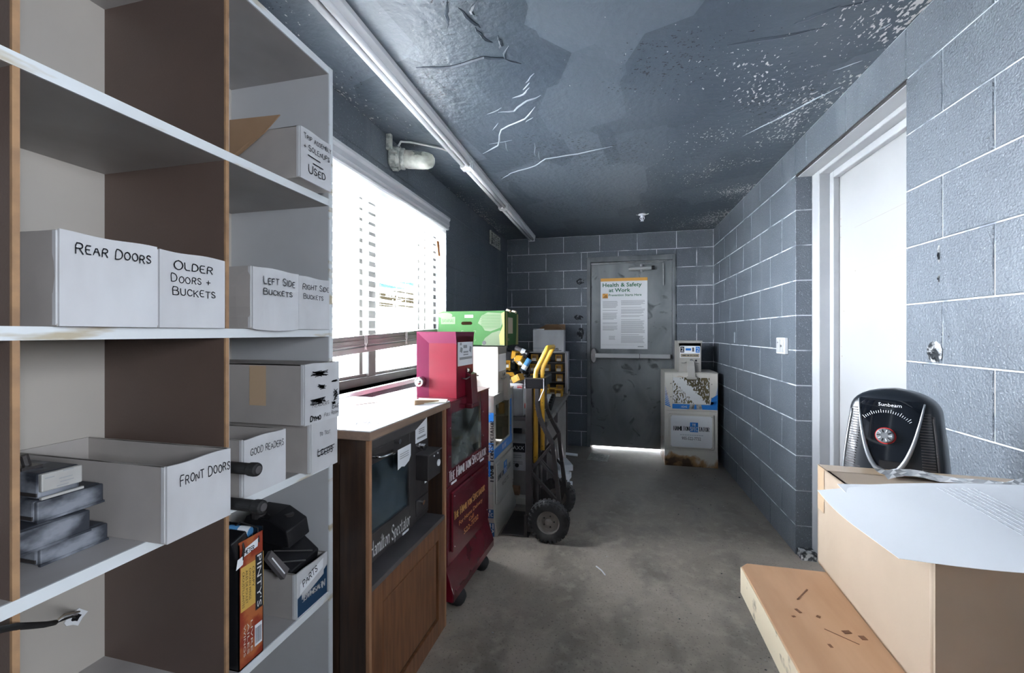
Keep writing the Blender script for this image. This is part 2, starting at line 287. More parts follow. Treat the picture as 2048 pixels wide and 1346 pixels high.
def nodes_of(name, rough=0.5):
    m = mat(name, (0.5, 0.5, 0.5), rough); nt = m.node_tree; N = nt.nodes; L = nt.links
    tc = N.new('ShaderNodeTexCoord')
    def noise(scale, detail=4, vec=None, stretch=None, dist=0.0):
        n = N.new('ShaderNodeTexNoise'); n.inputs['Scale'].default_value = scale; n.inputs['Detail'].default_value = detail; n.inputs['Distortion'].default_value = dist
        src = vec or tc.outputs['Object']
        if stretch: mp = N.new('ShaderNodeMapping'); mp.inputs['Scale'].default_value = stretch; L.new(src, mp.inputs[0]); src = mp.outputs[0]
        L.new(src, n.inputs['Vector']); return n.outputs[0]
    def rng(v, a, b, c=0.0, d=1.0):
        r = N.new('ShaderNodeMapRange'); L.new(v, r.inputs[0]); r.inputs[1].default_value = a; r.inputs[2].default_value = b; r.inputs[3].default_value = c; r.inputs[4].default_value = d; return r.outputs[0]
    def mixc(f, a, b):
        x = N.new('ShaderNodeMix'); x.data_type = 'RGBA'
        if isinstance(f, float): x.inputs[0].default_value = f
        else: L.new(f, x.inputs[0])
        for i, q in ((6, a), (7, b)):
            if isinstance(q, tuple): x.inputs[i].default_value = (*q, 1)
            else: L.new(q, x.inputs[i])
        return x.outputs[2]
    def op(o_, a, b=None):
        x = N.new('ShaderNodeMath'); x.operation = o_
        for i, q in enumerate((a, b)):
            if q is None: continue
            if isinstance(q, (int, float)): x.inputs[i].default_value = q
            else: L.new(q, x.inputs[i])
        return x.outputs[0]
    def bump(h, st, dist=0.01):
        b = N.new('ShaderNodeBump'); b.inputs['Strength'].default_value = st; b.inputs['Distance'].default_value = dist; L.new(h, b.inputs['Height']); L.new(b.outputs[0], N['Principled BSDF'].inputs['Normal'])
    def sep():
        s = N.new('ShaderNodeSeparateXYZ'); L.new(tc.outputs['Object'], s.inputs[0]); return s.outputs
    def out(col, rg=None):
        L.new(col, N['Principled BSDF'].inputs['Base Color'])
        if rg is not None: L.new(rg, N['Principled BSDF'].inputs['Roughness'])
    geo = N.new('ShaderNodeNewGeometry')
    return dict(m=m, N=N, L=L, tc=tc, noise=noise, rng=rng, mixc=mixc, op=op, bump=bump, sep=sep, out=out, pos=geo.outputs['Position'])
PAINT = (0.096, 0.116, 0.141); PAINT2 = (0.122, 0.143, 0.170)
# painted block: glossy blue-grey paint over porous block, scuffs low down
q = nodes_of('block_paint', 0.46); q['N']['Principled BSDF'].inputs['Specular IOR Level'].default_value = 0.8
a = q['noise'](2.2, 4, q['pos']); c = q['mixc'](q['rng'](a, .35, .65), PAINT, PAINT2)
sc = q['noise'](3.0, 6, q['pos'], (1, 1, 0.35), 1.0); c = q['mixc'](q['rng'](sc, .56, .78, 0, .36), c, (0.30, 0.34, 0.38))
sp = q['noise'](130, 2, q['pos']); c = q['mixc'](q['rng'](sp, .63, .72, 0, .75), c, (0.34, 0.38, 0.42))
pit = q['noise'](75, 2, q['pos']); c = q['mixc'](q['rng'](pit, .30, .25, 0, .75), c, (0.02, 0.026, 0.035))
q['out'](c); q['bump'](q['noise'](140, 4, q['pos']), .7, .008)
# mortar with the paint worn off the proud edges
q = nodes_of('mortar', 0.6)
a = q['noise'](9, 4, q['pos']); c = q['mixc'](q['rng'](a, .36, .52), (0.20, 0.23, 0.27), (0.66, 0.70, 0.74)); q['out'](c); q['bump'](q['noise'](90, 3, q['pos']), .4)
# ceiling: brushed patches, flaked specks along the right wall and left edge
q = nodes_of('ceiling_paint', 0.34)
v = q['N'].new('ShaderNodeTexVoronoi'); v.distance = 'CHEBYCHEV'; v.inputs['Scale'].default_value = 3.3
mp = q['N'].new('ShaderNodeMapping'); mp.inputs['Rotation'].default_value = (0, 0, 0.2); mp.inputs['Scale'].default_value = (1, 0.6, 1); q['L'].new(q['pos'], mp.inputs[0]); q['L'].new(mp.outputs[0], v.inputs['Vector'])
vs_ = q['N'].new('ShaderNodeSeparateColor'); q['L'].new(v.outputs['Color'], vs_.inputs[0])
c = q['mixc'](q['rng'](vs_.outputs[0], 0.2, 0.9, 0, 1), (0.064, 0.083, 0.106), (0.122, 0.148, 0.178))
c = q['mixc'](q['rng'](q['noise'](1.5, 5, q['pos']), .35, .7, 0, .5), c, (0.130, 0.156, 0.186))
s_ = q['N'].new('ShaderNodeSeparateXYZ'); q['L'].new(q['pos'], s_.inputs[0])
right = q['rng'](s_.outputs[0], 0.0, 0.95, 0, 1); left = q['rng'](s_.outputs[0], -0.95, -1.22, 0, 1)
band = q['op']('MAXIMUM', right, left)
cl = q['rng'](q['noise'](2.4, 4, q['pos']), .36, .62, 0, 1)
dens = q['op']('MULTIPLY', band, cl)
thr = q['op']('SUBTRACT', 0.755, q['op']('MULTIPLY', dens, 0.250))
fl = q['op']('GREATER_THAN', q['noise'](72, 4, q['pos'], (1.2, .6, 1)), thr)
c = q['mixc'](fl, c, (0.72, 0.70, 0.68))
dk = q['op']('GREATER_THAN', q['noise'](64, 2, q['pos'], (1, 1.4, 1)), q['op']('SUBTRACT', 0.80, q['op']('MULTIPLY', q['rng'](q['noise'](1.7, 3, q['pos']), .44, .60, 0, 1), 0.17)))
c = q['mixc'](dk, c, (0.012, 0.015, 0.02))
q['out'](c); hgt = q['op']('ADD', q['noise'](26, 4, q['pos']), q['op']('MULTIPLY', fl, 1.2)); q['bump'](hgt, .6, .008)
# worn concrete
q = nodes_of('concrete_floor', 0.55)
a = q['noise'](1.3, 6, q['pos'], None, .6); c = q['mixc'](q['rng'](a, .36, .64), (0.31, 0.268, 0.222), (0.46, 0.40, 0.33))
a2 = q['noise'](3.0, 8, q['pos'], (1.3, .8, 1), .5); c = q['mixc'](q['rng'](a2, .48, .66, 0, .7), c, (0.15, 0.135, 0.12))
a3 = q['noise'](16, 8, q['pos']); c = q['mixc'](q['rng'](a3, .50, .70, 0, .6), c, (0.50, 0.44, 0.37))
a4 = q['noise'](95, 3, q['pos']); c = q['mixc'](q['rng'](a4, .60, .70, 0, .6), c, (0.05, 0.046, 0.042))
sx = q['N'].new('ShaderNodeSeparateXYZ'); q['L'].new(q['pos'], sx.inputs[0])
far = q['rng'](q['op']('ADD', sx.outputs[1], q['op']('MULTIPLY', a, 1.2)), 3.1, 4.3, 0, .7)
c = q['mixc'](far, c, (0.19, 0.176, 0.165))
q['out'](c, q['rng'](a, .3, .7, .62, .40)); q['bump'](q['noise'](45, 6, q['pos']), .4, .005)
# steel door: grey paint rubbed and smudged
q = nodes_of('steel_door', 0.38)
a = q['noise'](3.0, 6, q['pos'], (1, 1, .5), .6); c = q['mixc'](q['rng'](a, .38, .66), (0.16, 0.175, 0.185), (0.28, 0.30, 0.31))
b_ = q['noise'](6, 6, q['pos'], None, 1.5); c = q['mixc'](q['rng'](b_, .60, .70, 0, .75), c, (0.035, 0.04, 0.045)); q['out'](c); q['bump'](q['noise'](40, 3, q['pos']), .06)
# white enamel with rust low down and at seams (object coordinates: z up from the base)
q = nodes_of('rusty_enamel', 0.4)
z = q['sep']()[2]; low = q['rng'](z, 0.16, 0.0, 0, .30)
n = q['op']('ADD', q['noise'](7, 6, None, None, .5), low); seam = q['rng'](q['op']('ABSOLUTE', q['op']('SUBTRACT', z, 0.555)), 0.0, 0.03, .14, 0)
n = q['op']('ADD', n, seam)
c = q['mixc'](q['rng'](n, .62, .72), (0.66, 0.63, 0.57), (0.42, 0.24, 0.10)); c = q['mixc'](q['rng'](n, .74, .84), c, (0.07, 0.035, 0.015)); q['out'](c)
# sun-bleached front window with shreds of paper stuck on the inside
q = nodes_of('shredded_window', 0.2)
s3 = q['sep'](); diag = q['op']('ADD', q['op']('MULTIPLY', s3[1], 1.0), q['op']('MULTIPLY', q['op']('SUBTRACT', s3[2], 0.73), 0.9))
m1 = q['rng'](q['op']('ABSOLUTE', q['op']('ADD', diag, 0.02)), 0.02, 0.07, .30, 0); m2 = q['rng'](diag, 0.02, -0.02, 0, .09)
n = q['op']('ADD', q['noise'](55, 4, None, (1, 1.6, .8)), q['op']('ADD', m1, m2))
c = q['mixc'](q['rng'](q['noise'](4, 4), .35, .65), (0.07, 0.06, 0.035), (0.17, 0.14, 0.07)); c = q['mixc'](q['rng'](n, .56, .60), c, (0.74, 0.74, 0.73)); q['out'](c)
# ------------------------------------------------------------------ room shell
XL, XR, YB, ZC = -1.2255, 1.0227, 4.84, 2.385
YR = -2.4; TH = 0.22
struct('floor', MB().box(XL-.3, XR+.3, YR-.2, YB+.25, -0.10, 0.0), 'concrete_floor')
ceil = struct('ceiling', MB().box(XL-.25, XR+.25, YR-.2, YB+.2, ZC, ZC+.12), 'ceiling_paint')
J = 0.0055
D1 = (1.812, 2.765, 0.0, 2.198)          # side doorway: y0,y1,z0,z1
W1 = (1.23, 2.97, 1.0, 2.15)             # front window
D0 = (-0.297, 0.645, 0.0, 2.135)         # end doorway: x0,x1
W2 = (-.70, -0.25, 1.275, 1.825)              # added opening behind the viewer, right wall, to brighten the shelves
def wallmesh(u0, u1, holes, fn):
    """wall of boxes around the holes; fn(u0,u1,z0,z1)->box args"""
    mb = MB(); hs = sorted(holes); u = u0
    for h in hs:
        if h[0] > u: mb.box(*fn(u, h[0], 0, ZC))
        if h[2] > 0: mb.box(*fn(h[0], h[1], 0, h[2]))
        mb.box(*fn(h[0], h[1], h[3], ZC)); u = h[1]
    mb.box(*fn(u, u1, 0, ZC)); return mb
RD = 0.0035
wall_right = struct('wall_right', wallmesh(YR, YB+.2, [W2, (D1[0]-.004, D1[1]+.004, 0, D1[3]+.004)], lambda a, b, z0, z1: (XR+RD, XR+TH, a, b, z0, z1)), 'mortar')
wall_back = struct('wall_back', wallmesh(XL-.22, XR+TH, [D0], lambda a, b, z0, z1: (a, b, YB+RD, YB+.2, z0, z1)), 'mortar')
wall_left = struct('wall_left', wallmesh(YR, YB+.2, [W1], lambda a, b, z0, z1: (XL-.20, XL-RD, a, b, z0, z1)), 'block_paint')
struct('wall_rear', MB().box(XL-.2, XR+TH, YR-.2, YR, 0, ZC), 'white_paint')
BM = {}
def block(parent, org, ax, n, L_, H_, dep):
    key = (round(L_, 3), round(H_, 3), round(dep, 3), ax)
    if key not in BM:
        b = 0.0025; a, nn, zz = Vector(ax), Vector(n), Vector(ZP)
        def p(u, z, d): return a*u+zz*z+nn*d
        vs = [p(0, 0, -dep), p(L_, 0, -dep), p(L_, H_, -dep), p(0, H_, -dep), p(0, 0, -b), p(L_, 0, -b), p(L_, H_, -b), p(0, H_, -b), p(b, b, 0), p(L_-b, b, 0), p(L_-b, H_-b, 0), p(b, H_-b, 0)]
        fs = [(8, 9, 10, 11)]+[(i, (i+1) % 4, 4+(i+1) % 4, 4+i) for i in range(4)]+[(4+i, 4+(i+1) % 4, 8+(i+1) % 4, 8+i) for i in range(4)]
        me = MB().add(vs, fs).mesh('block', 'block_paint'); bm = bmesh.new(); bm.from_mesh(me); bmesh.ops.recalc_face_normals(bm, faces=bm.faces)
        bm.faces.ensure_lookup_table()
        if bm.faces[0].normal.dot(nn) < 0: bmesh.ops.reverse_faces(bm, faces=bm.faces)
        bm.to_mesh(me); bm.free(); BM[key] = me
    o = bpy.data.objects.new('block', BM[key]); C.objects.link(o); o.parent = parent; o.location = org
COURSES = [(-0.035+.203*k, -0.035+.203*(k+1)) for k in range(12)]
def courses(parent, ax, n, place, u0, u1, seq, holes, zmin=0.0, deep=None, J=J):
    """running bond between u0 and u1; seq(k)->joint phase; holes are (u0,u1,z0,z1)"""
    for k, (za, zb) in enumerate(COURSES):
        za = max(za, 0.0); zb = min(zb, ZC)
        if zb-za < .02 or zb <= zmin: continue
        ph = seq(k); js = [u0]; j = ph
        while j < u1-.03:
            if j > u0+.03: js.append(j)
            j += .406
        js.append(u1)
        for a, b in zip(js, js[1:]):
            segs = [(a, b, za, zb)]
            for h in holes:
                ns = []
                for (p, q_, r, s) in segs:
                    if q_ <= h[0] or p >= h[1] or s <= h[2] or r >= h[3]: ns.append((p, q_, r, s)); continue
                    if p < h[0]: ns.append((p, h[0], r, s))
                    if q_ > h[1]: ns.append((h[1], q_, r, s))
                    if s-h[3] > .02: ns.append((max(p, h[0]), min(q_, h[1]), h[3], s))
                    if h[2]-r > .02: ns.append((max(p, h[0]), min(q_, h[1]), r, h[2]))
                segs = ns
            for (p, q_, r, s) in segs:
                if q_-p < .015: continue
                jl = 0 if any(abs(p-h[1]) < 1e-4 for h in holes) else J/2; jr = 0 if any(abs(q_-h[0]) < 1e-4 for h in holes) else J/2
                dep = .012
                if deep and any(abs(p-h[1]) < 1e-4 or abs(q_-h[0]) < 1e-4 for h in holes): dep = deep
                block(parent, place(p+jl, r+(J/2 if r > 0.001 else 0)), ax, n, q_-p-jl-jr, s-r-(J/2 if r > .001 else 0)-J/2, dep)
# right wall, near part (before the doorway) and far part
courses(wall_right, YP, (-1, 0, 0), lambda u, z: (XR, u, z), 0.55, D1[0], lambda k: (1.640 if k % 2 == 0 else 1.450)-.406*4, [(D1[0], 9, 0, 9)], deep=.084, J=.0048)
courses(wall_right, YP, (-1, 0, 0), lambda u, z: (XR, u, z), D1[0], D1[1], lambda k: D1[0]+(0 if k % 2 else .203)-.812, [(D1[0], D1[1], 0, D1[3])], zmin=D1[3]+.01)
courses(wall_right, YP, (-1, 0, 0), lambda u, z: (XR, u, z), D1[1], YB, lambda k: D1[1]+(.203 if k % 2 else 0)-.812, [(-9, D1[1], 0, 2.198)], deep=.084, J=.0070)
courses(wall_back, XP, (0, -1, 0), lambda u, z: (u, YB, z), XL, XR, lambda k: (.655 if k % 2 else .858)-.406*6, [D0], J=.0075)
def lblock(k): return 2.97+(.203 if k % 2 else 0)-.406*6
courses(wall_left, YP, (1, 0, 0), lambda u, z: (XL, u, z), 2.97, YB, lblock, [(-9, 2.97, 1.0, 2.15)], deep=.10, J=.0025)
courses(wall_left, YP, (1, 0, 0), lambda u, z: (XL, u, z), 1.15, 2.97, lblock, [W1], zmin=2.16, J=.0025)
# old paint ridges and cracks hanging off the ceiling
def ridge(pts, r=0.0035, m='ceiling_paint'):
    P = []
    for a, b in zip(pts, pts[1:]):
        for t in (0, .33, .66): P.append((a[0]+(b[0]-a[0])*t+random.uniform(-.004, .004), a[1]+(b[1]-a[1])*t+random.uniform(-.004, .004), ZC))
    P.append((*pts[-1], ZC)); n = len(P); MB().tube(P, [r*(0.25+min(i, n-1-i, 2)/2) for i in range(n)], 5).build('paint_ridge', m, ceil)
mat('crumble_dark', (0.02, 0.025, 0.03), 0.8, col2=(0.20, 0.22, 0.24), vs=40, lo=0.5, hi=0.65, bump=0.5); mat('pale_filler', (0.34, 0.38, 0.42), 0.5)
for pts in [[(-0.372,2.025),(-0.441,2.123),(-0.591,2.203),(-0.661,2.387),(-0.783,2.477)],[(-0.326,1.933),(-0.403,1.961),(-0.481,2.033),(-0.563,2.03)],[(-0.331,1.759),(-0.378,1.82)],[(-0.363,1.824),(-0.401,1.87)],[(-0.366,1.858),(-0.409,1.905),(-0.463,1.923)],
    [(-0.011,2.556),(-0.213,2.609),(-0.417,2.641),(-0.503,2.738),(-0.692,2.819),(-0.782,2.919)],[(-0.447,2.403),(-0.477,2.599)],[(-0.606,2.341),(-0.626,2.483)],[(-0.564,2.34),(-0.708,2.359)],[(-0.535,1.994),(-0.62,2.034)],[(-0.442,2.527),(-0.457,2.646)],[(-0.399,2.123),(-0.449,2.158)],[(-0.587,2.135),(-0.64,2.202)],[(0.701,2.601),(0.89,2.314),(0.985,2.177)],[(0.891,2.042),(0.976,1.991)],[(0.928,1.804),(0.956,1.774)]]:
    ridge(pts, .0042, 'pale_filler')
for pts in [[(-0.533,1.307),(-0.563,1.364),(-0.586,1.428)],[(-0.439,1.329),(-0.471,1.369),(-0.477,1.397)],[(-0.516,1.342),(-0.489,1.411),(-0.469,1.452)],[(-0.486,1.443),(-0.477,1.497),(-0.447,1.537)],[(-0.421,1.506),(-0.416,1.547),(-0.43,1.576)],[(-0.395,1.567),(-0.427,1.635),(-0.506,1.612),(-0.653,1.638),(-0.798,1.607)],[(-0.425,1.641),(-0.369,1.687)],[(0.623,1.701),(0.684,1.665),(0.741,1.638)],[(0.419,1.761),(0.583,1.758),(0.733,1.742)],[(0.739,1.646),(0.823,1.638)]]:
    ridge(pts, .0055)
# ------------------------------------------------------------------ end door (steel) in the back wall
d1 = struct('door_1', MB().box(-0.256, 0.612, YB+.012, YB+.055, 0.012, 2.075), 'steel_door', bevel=.002)
fr = MB(); fr.box(-0.297, -0.258, YB-.018, YB+.06, 0, 2.135).box(0.614, 0.645, YB-.018, YB+.06, 0, 2.135).box(-0.258, 0.614, YB-.018, YB+.06, 2.078, 2.135)
fr.box(-0.262, 0.618, YB+.057, YB+.075, 2.04, 2.10).box(-.27, -.235, YB+.057, YB+.075, 0, 2.10).box(.59, .63, YB+.057, YB+.075, 0, 2.10)
mat('door_frame_paint', (0.20, 0.215, 0.225), 0.35, col2=(0.13, 0.145, 0.155), vs=6)
fr.build('door_frame', 'door_frame_paint', d1, bevel=.003)
pb = MB().box(-0.205, 0.585, YB-.075, YB-.035, 1.008, 1.058).build('panic_bar', 'aluminium', d1, bevel=.006, label='brushed metal panic bar')
MB().lathe([(.0, -.0), (.045, 0), (.055, .02), (.055, .06), (.05, .075)], (-0.222, YB+.012, 1.033), (0, -1, 0), 20, True).xf(Matrix.Translation((-0.222, 0, 1.033)) @ Matrix.Diagonal((.62, 1, 1.55, 1)) @ Matrix.Translation((0.222, 0, -1.033))).build('bar_housing', 'steel', pb, smooth=False, bevel=.004)
MB().box(0.56, 0.592, YB-.06, YB+.012, 1.012, 1.054).build('bar_bracket', 'steel', pb, bevel=.003)
MB().box(0.268, 0.272, YB-.0765, YB-.074, 1.008, 1.058).build('bar_joint', 'black_metal', pb)
cl = MB().cyl((0.155, YB-.03, 1.988), (0.405, YB-.03, 1.994), .021, None, 18).cyl((0.29, YB-.03, 1.955), (0.29, YB-.03, 2.035), .014, None, 12).box(.255, .325, YB-.02, YB+.012, 1.972, 2.012).build('door_closer', 'aluminium', d1, bevel=.003, label='silver tubular door closer')
MB().cyl((.395, YB-.03, 1.994), (.425, YB-.03, 1.994), .023, None, 14).build('closer_cap', 'black_plastic', cl)
MB().bar((.29, YB-.03, 2.035), (.52, YB-.025, 2.058), .012, .008).bar((-.25, YB-.012, 2.058), (.56, YB-.012, 2.07), .02, .012).build('closer_arm', 'steel', cl)
ch = MB().cyl((0.518, YB-.012, 2.04), (0.522, YB-.006, 1.80), .003, None, 6); 
for k in range(14): ch.cbox((0.518+.0003*k, YB-.012+.0004*k, 2.04-.017*k), (.010, .006, .009))
ch.build('chain', 'steel', d1)
# poster on the door
py = YB+.010; X0, X1, Z0, Z1 = -0.146, 0.357, 1.107, 1.895
po = thing('safety_poster', 'white health and safety poster with an orange top strip on the grey steel door', 'poster', (0.1, py, Z0))
MB().box(X0, X1, py-.006, py, Z0, Z1).build('panel', 'poster_white', po, True, bevel=.001)
pf = py-.0065
rect(po, (X0, pf, Z1-.034), XP, ZP, X1-X0, .034, 'poster_orange', 'orange_strip', world=True)
typ(po, 'Health & Safety', (X0+.022, pf, 1.800), XP, ZP, .044, 'green_print', width=.42, world=True, bold=.0011)
typ(po, 'at Work', (X0+.090, pf, 1.742), XP, ZP, .042, 'green_print', width=.232, world=True, bold=.0011)
typ(po, 'Prevention Starts Here', (X0+.088, pf, 1.695), XP, ZP, .025, 'green_print', width=.352, world=True, bold=.0006)
rect(po, (X0+.020, pf, 1.672), XP, ZP, .060, .052, 'poster_orange', 'emblem', world=True)
mat('emblem_brown', (.45, .20, .03), .5)
onplane([[(0, 0), (.024, .030), (.040, .042), (.052, .03), (.058, .0)], [(.004, .052), (.018, .036), (.03, .05)]], (X0+.020, pf, 1.672), XP, ZP, .0008).build('emblem_mark', 'emblem_brown', po, True)
tl = []
def para(x, z, wd, n, step=.0115, h=.0045):
    for i in range(n): tl.append([(x, z-i*step), (x+wd*random.uniform(.72, 1) if i == n-1 else x+wd*random.uniform(.9, 1), z-i*step), (0, 0)]); a = tl[-1]; tl[-1] = [(a[0][0], a[0][1]), (a[1][0], a[1][1]), (a[1][0], a[1][1]+h), (a[0][0], a[0][1]+h)]
for z, n in ((1.635, 7), (1.535, 1), (1.505, 7), (1.395, 2), (1.36, 5)): para(.022, z-Z0, .165, n)
for z, n in ((1.64, 5), (1.565, 1), (1.545, 5), (1.475, 2), (1.43, 1), (1.413, 12), (1.262, 1), (1.245, 7)): para(.222, z-Z0, .255, n)
para(.09, 1.245-Z0, .07, 4); para(.40, .022, .07, 1, h=.010)
onplane(tl, (X0, pf, Z0), XP, ZP, .0008).build('small_print', 'print_grey', po, True)
rect(po, (X0+.012, pf, Z0+.045), XP, ZP, X1-X0-.024, .0015, 'print_grey', 'rule', world=True)
# ------------------------------------------------------------------ side door (white) in the right wall
d2 = struct('door_2', MB().box(1.190, 1.232, 1.84, 2.655, 0.012, 2.150), 'door_paint', bevel=.002)
f2 = MB()
f2.box(1.1075, 1.24, 2.680, 2.768, 0, 2.200).box(1.107, 1.24, 1.812, 1.868, 0, 2.198).box(1.107, 1.24, 1.868, 2.680, 2.165, 2.198)
f2.box(1.158, 1.189, 2.640, 2.680, 0, 2.165).box(1.158, 1.189, 1.868, 1.89, 0, 2.165).box(1.158, 1.189, 1.89, 2.640, 2.128, 2.165)
f2.build('door_frame', 'frame_paint', d2, bevel=.004)
MB().box(1.036, 1.107, 1.812, 2.765, 2.186, 2.199).build('lintel_angle', 'frame_paint', d2); MB().box(1.024, 1.036, 1.812, 2.765, 2.190, 2.199).build('lintel_lip', 'black_metal', d2)
MB().box(1.03, 1.108, 2.70, 2.7635, 0.0, .045).build('chipped_footing', 'crumble', d2)
sc = MB()
for a, b in (((2.50, 1.82), (1.95, 1.835)), ((2.50, 1.60), (1.95, 1.62))): sc.bar((1.1897, a[0], a[1]), (1.1897, b[0], b[1]), .0012, .0012)
sc.bar((1.1897, 2.50, 1.82), (1.1897, 2.50, 1.60), .0012, .001)
for y_, z_ in ((2.63, 1.90), (2.63, 1.86), (2.63, 1.80), (2.60, 1.40), (2.625, 1.21), (2.62, 1.16), (2.49, 1.60)): sc.cyl((1.1899, y_, z_), (1.1890, y_, z_), .004, None, 6)
sc.build('scuff_marks', 'tan', d2)
# electrical box and holes on right wall
eb = thing('junction_box', 'small white junction box cover screwed to the blue block wall', 'junction box', (XR, 2.93, 1.15))
MB().box(XR-.022, XR, 2.865, 3.0, 1.155, 1.255).build('box', 'white_paint', eb, True, bevel=.004)
MB().box(XR-.026, XR-.021, 2.88, 2.925, 1.165, 1.245).box(XR-.026, XR-.021, 2.935, 2.985, 1.165, 1.245).build('cover_plate', 'frame_paint', eb, True, bevel=.002)
MB().cyl((XR-.026, 2.903, 1.205), (XR-.030, 2.903, 1.205), .007, None, 10).cyl((XR-.026, 2.96, 1.225), (XR-.029, 2.96, 1.225), .004, None, 8).build('screw', 'steel', eb, True)
def crumb(y, z, wy, wz, n=15):
    mb = MB(); vs = []
    for i in range(n+1):
        for j in range(n+1):
            u, t = i/n*2-1, j/n*2-1; r = math.hypot(u, t); rr = max(abs(u), abs(t)) or 1; s_ = rr/(r or 1)
            dd = .004*(1-(rr**4))*random.uniform(-.2, 1.6)+.0005
            vs.append((XR-dd, y+u*s_*wy*random.uniform(.92, 1.05), z+t*s_*wz*random.uniform(.92, 1.05)))
    mb.add(vs, [(i*(n+1)+j, i*(n+1)+j+1, (i+1)*(n+1)+j+1, (i+1)*(n+1)+j) for i in range(n) for j in range(n)])
    return mb.build('broken_patch', 'crumble', wall_right)
crumb(1.672, 1.222, .035, .036); crumb(1.652, 1.54, .005, .03, 5); crumb(1.652, 1.46, .004, .015, 4)
MB().box(XR-.003, XR+.004, 4.02, 4.05, 1.20, 1.29).build('wall_plug', 'pale_filler', wall_right)
for (x, z, a, b) in ((-.375, 1.87, .05, .035), (-.39, 1.46, .055, .035), (-.37, 1.28, .04, .07)):
    vs = [(x+a*math.cos(t)*random.uniform(.7, 1.1), YB-.003, z+b*math.sin(t)*random.uniform(.7, 1.1)) for t in [k*math.pi/6 for k in range(12)]]
    MB().extr(vs, (0, .004, 0)).build('broken_patch', 'crumble_dark', wall_back)
# ------------------------------------------------------------------ front window, sill and blind
w1 = struct('window_1', MB().box(-1.36, -1.31, 1.235, 2.965, 1.0, 1.045).box(-1.36, -1.31, 1.235, 2.965, 2.105, 2.148).box(-1.36, -1.31, 1.235, 1.28, 1.045, 2.105).box(-1.36, -1.31, 2.92, 2.965, 1.045, 2.105), 'window_frame', bevel=.003)
MB().box(-1.37, -1.305, 2.065, 2.135, 1.045, 2.105).build('mullion', 'window_frame', w1, bevel=.004)
MB().box(-1.36, -1.325, 2.005, 2.035, 1.045, 2.105).box(-1.36, -1.325, 2.70, 2.725, 1.045, 2.105).box(-1.355, -1.32, 2.79, 2.81, 1.045, 2.105).box(-1.36, -1.325, 1.285, 1.31, 1.045, 2.105).build('sash_stile', 'window_frame', w1, bevel=.003)
MB().box(-1.356, -1.322, 2.135, 2.70, 1.046, 1.062).box(-1.356, -1.322, 1.28, 2.065, 1.046, 1.062).build('sash_rail', 'window_frame', w1, bevel=.003)
for a, b in ((1.28, 2.065), (2.135, 2.92)): MB().box(-1.342, -1.338, a, b, 1.06, 2.105).build('pane', 'clear_glass', w1)
MB().box(-1.425, -1.212, 1.232, 2.968, .975, 1.0).build('window_sill', 'white_paint', w1, bevel=.003)
MB().box(-1.42, XL-.004, 2.9695, 2.9715, 1.0, 2.148).box(-1.42, XL-.004, 1.2285, 1.2305, 1.0, 2.148).box(-1.42, XL-.004, 1.23, 2.97, 2.149, 2.152).build('reveal_lining', 'frame_paint', w1)
bl = thing('venetian_blind', 'white venetian blind half raised in the front window', 'blind', (-1.25, 2.1, 1.1))
def valance(y0, y1):
    prof = [(-1.285, 2.055), (-1.205, 2.055), (-1.200, 2.062), (-1.203, 2.075), (-1.196, 2.085), (-1.199, 2.115), (-1.190, 2.128), (-1.190, 2.142), (-1.2, 2.146), (-1.285, 2.146)]
    return MB().extr([(x, y0, z) for x, z in prof], (0, y1-y0, 0))
valance(1.236, 2.964).build('valance', 'valance_paint', bl, True)
MB().box(-1.285, -1.222, 1.245, 2.955, 2.028, 2.058).build('head_rail', 'blind_white', bl, True, bevel=.003)
sl = None; tilt = math.radians(8); SH = .0535
for k in range(14):
    z = 2.000-k*SH
    if sl is None:
        mb = MB(); n = 4; top = []; 
        for i in range(n+1):
            t = i/n*2-1; top.append((t*.030, .003*(1-t*t)))
        pr = [(x*math.cos(tilt)-h*math.sin(tilt), x*math.sin(tilt)+h*math.cos(tilt)) for x, h in top]; pr += [(x, h-.0022) for x, h in pr[::-1]]
        mb.extr([(x, -.855, h) for x, h in pr], (0, 1.71, 0)); sl = mb.build('slat', 'blind_white', bl); sl.location = (-.005, 0, z-1.1)
    else:
        o = sl.copy(); C.objects.link(o); o.location = (-.005, 0, z-1.1)
cz0, cz1 = 1.235, 1.155                   # stack hangs lower at the near (left) end
def sz(y): return cz1+(y-1.245)/(2.955-1.245)*(cz0-cz1)
for k in range(7):
    y0, y1 = 1.245, 2.955; z0, z1 = sz(y0)+.030+k*.0075, sz(y1)+.030+k*.0075; xx = -1.255+random.uniform(-.004, .004)
    MB().extr([(xx-.030, y0, z0), (xx+.030, y0, z0+.004), (xx+.030, y0, z0+.0108), (xx-.030, y0, z0+.0068)], (0, y1-y0, z1-z0)).build('slat', 'stack_slat', bl, True)
MB().extr([(-1.282, 1.245, sz(1.245)), (-1.228, 1.245, sz(1.245)), (-1.226, 1.245, sz(1.245)+.028), (-1.284, 1.245, sz(1.245)+.028)], (0, 1.71, cz0-cz1)).build('bottom_rail', 'stack_slat', bl, True, bevel=.003)
for y in (1.42, 1.9, 2.33, 2.81):
    cd = MB()
    for dx in (-.030, .030): cd.cyl((-1.255+dx, y, 2.03), (-1.255+dx, y, sz(y)+.02), .0012, None, 5)
    for k in range(15): cd.cyl((-1.285, y, 1.995-k*SH), (-1.225, y, 2.0-k*SH+.006), .0009, None, 4)
    for k in range(3): cd.tube([(-1.224, y+.01*k, sz(y)+.085), (-1.216, y-.012+.01*k, sz(y)+.05), (-1.222, y+.014-.01*k, sz(y)+.012)], .0012, 5)
    cd.build('ladder_cord', 'cord', bl, True)
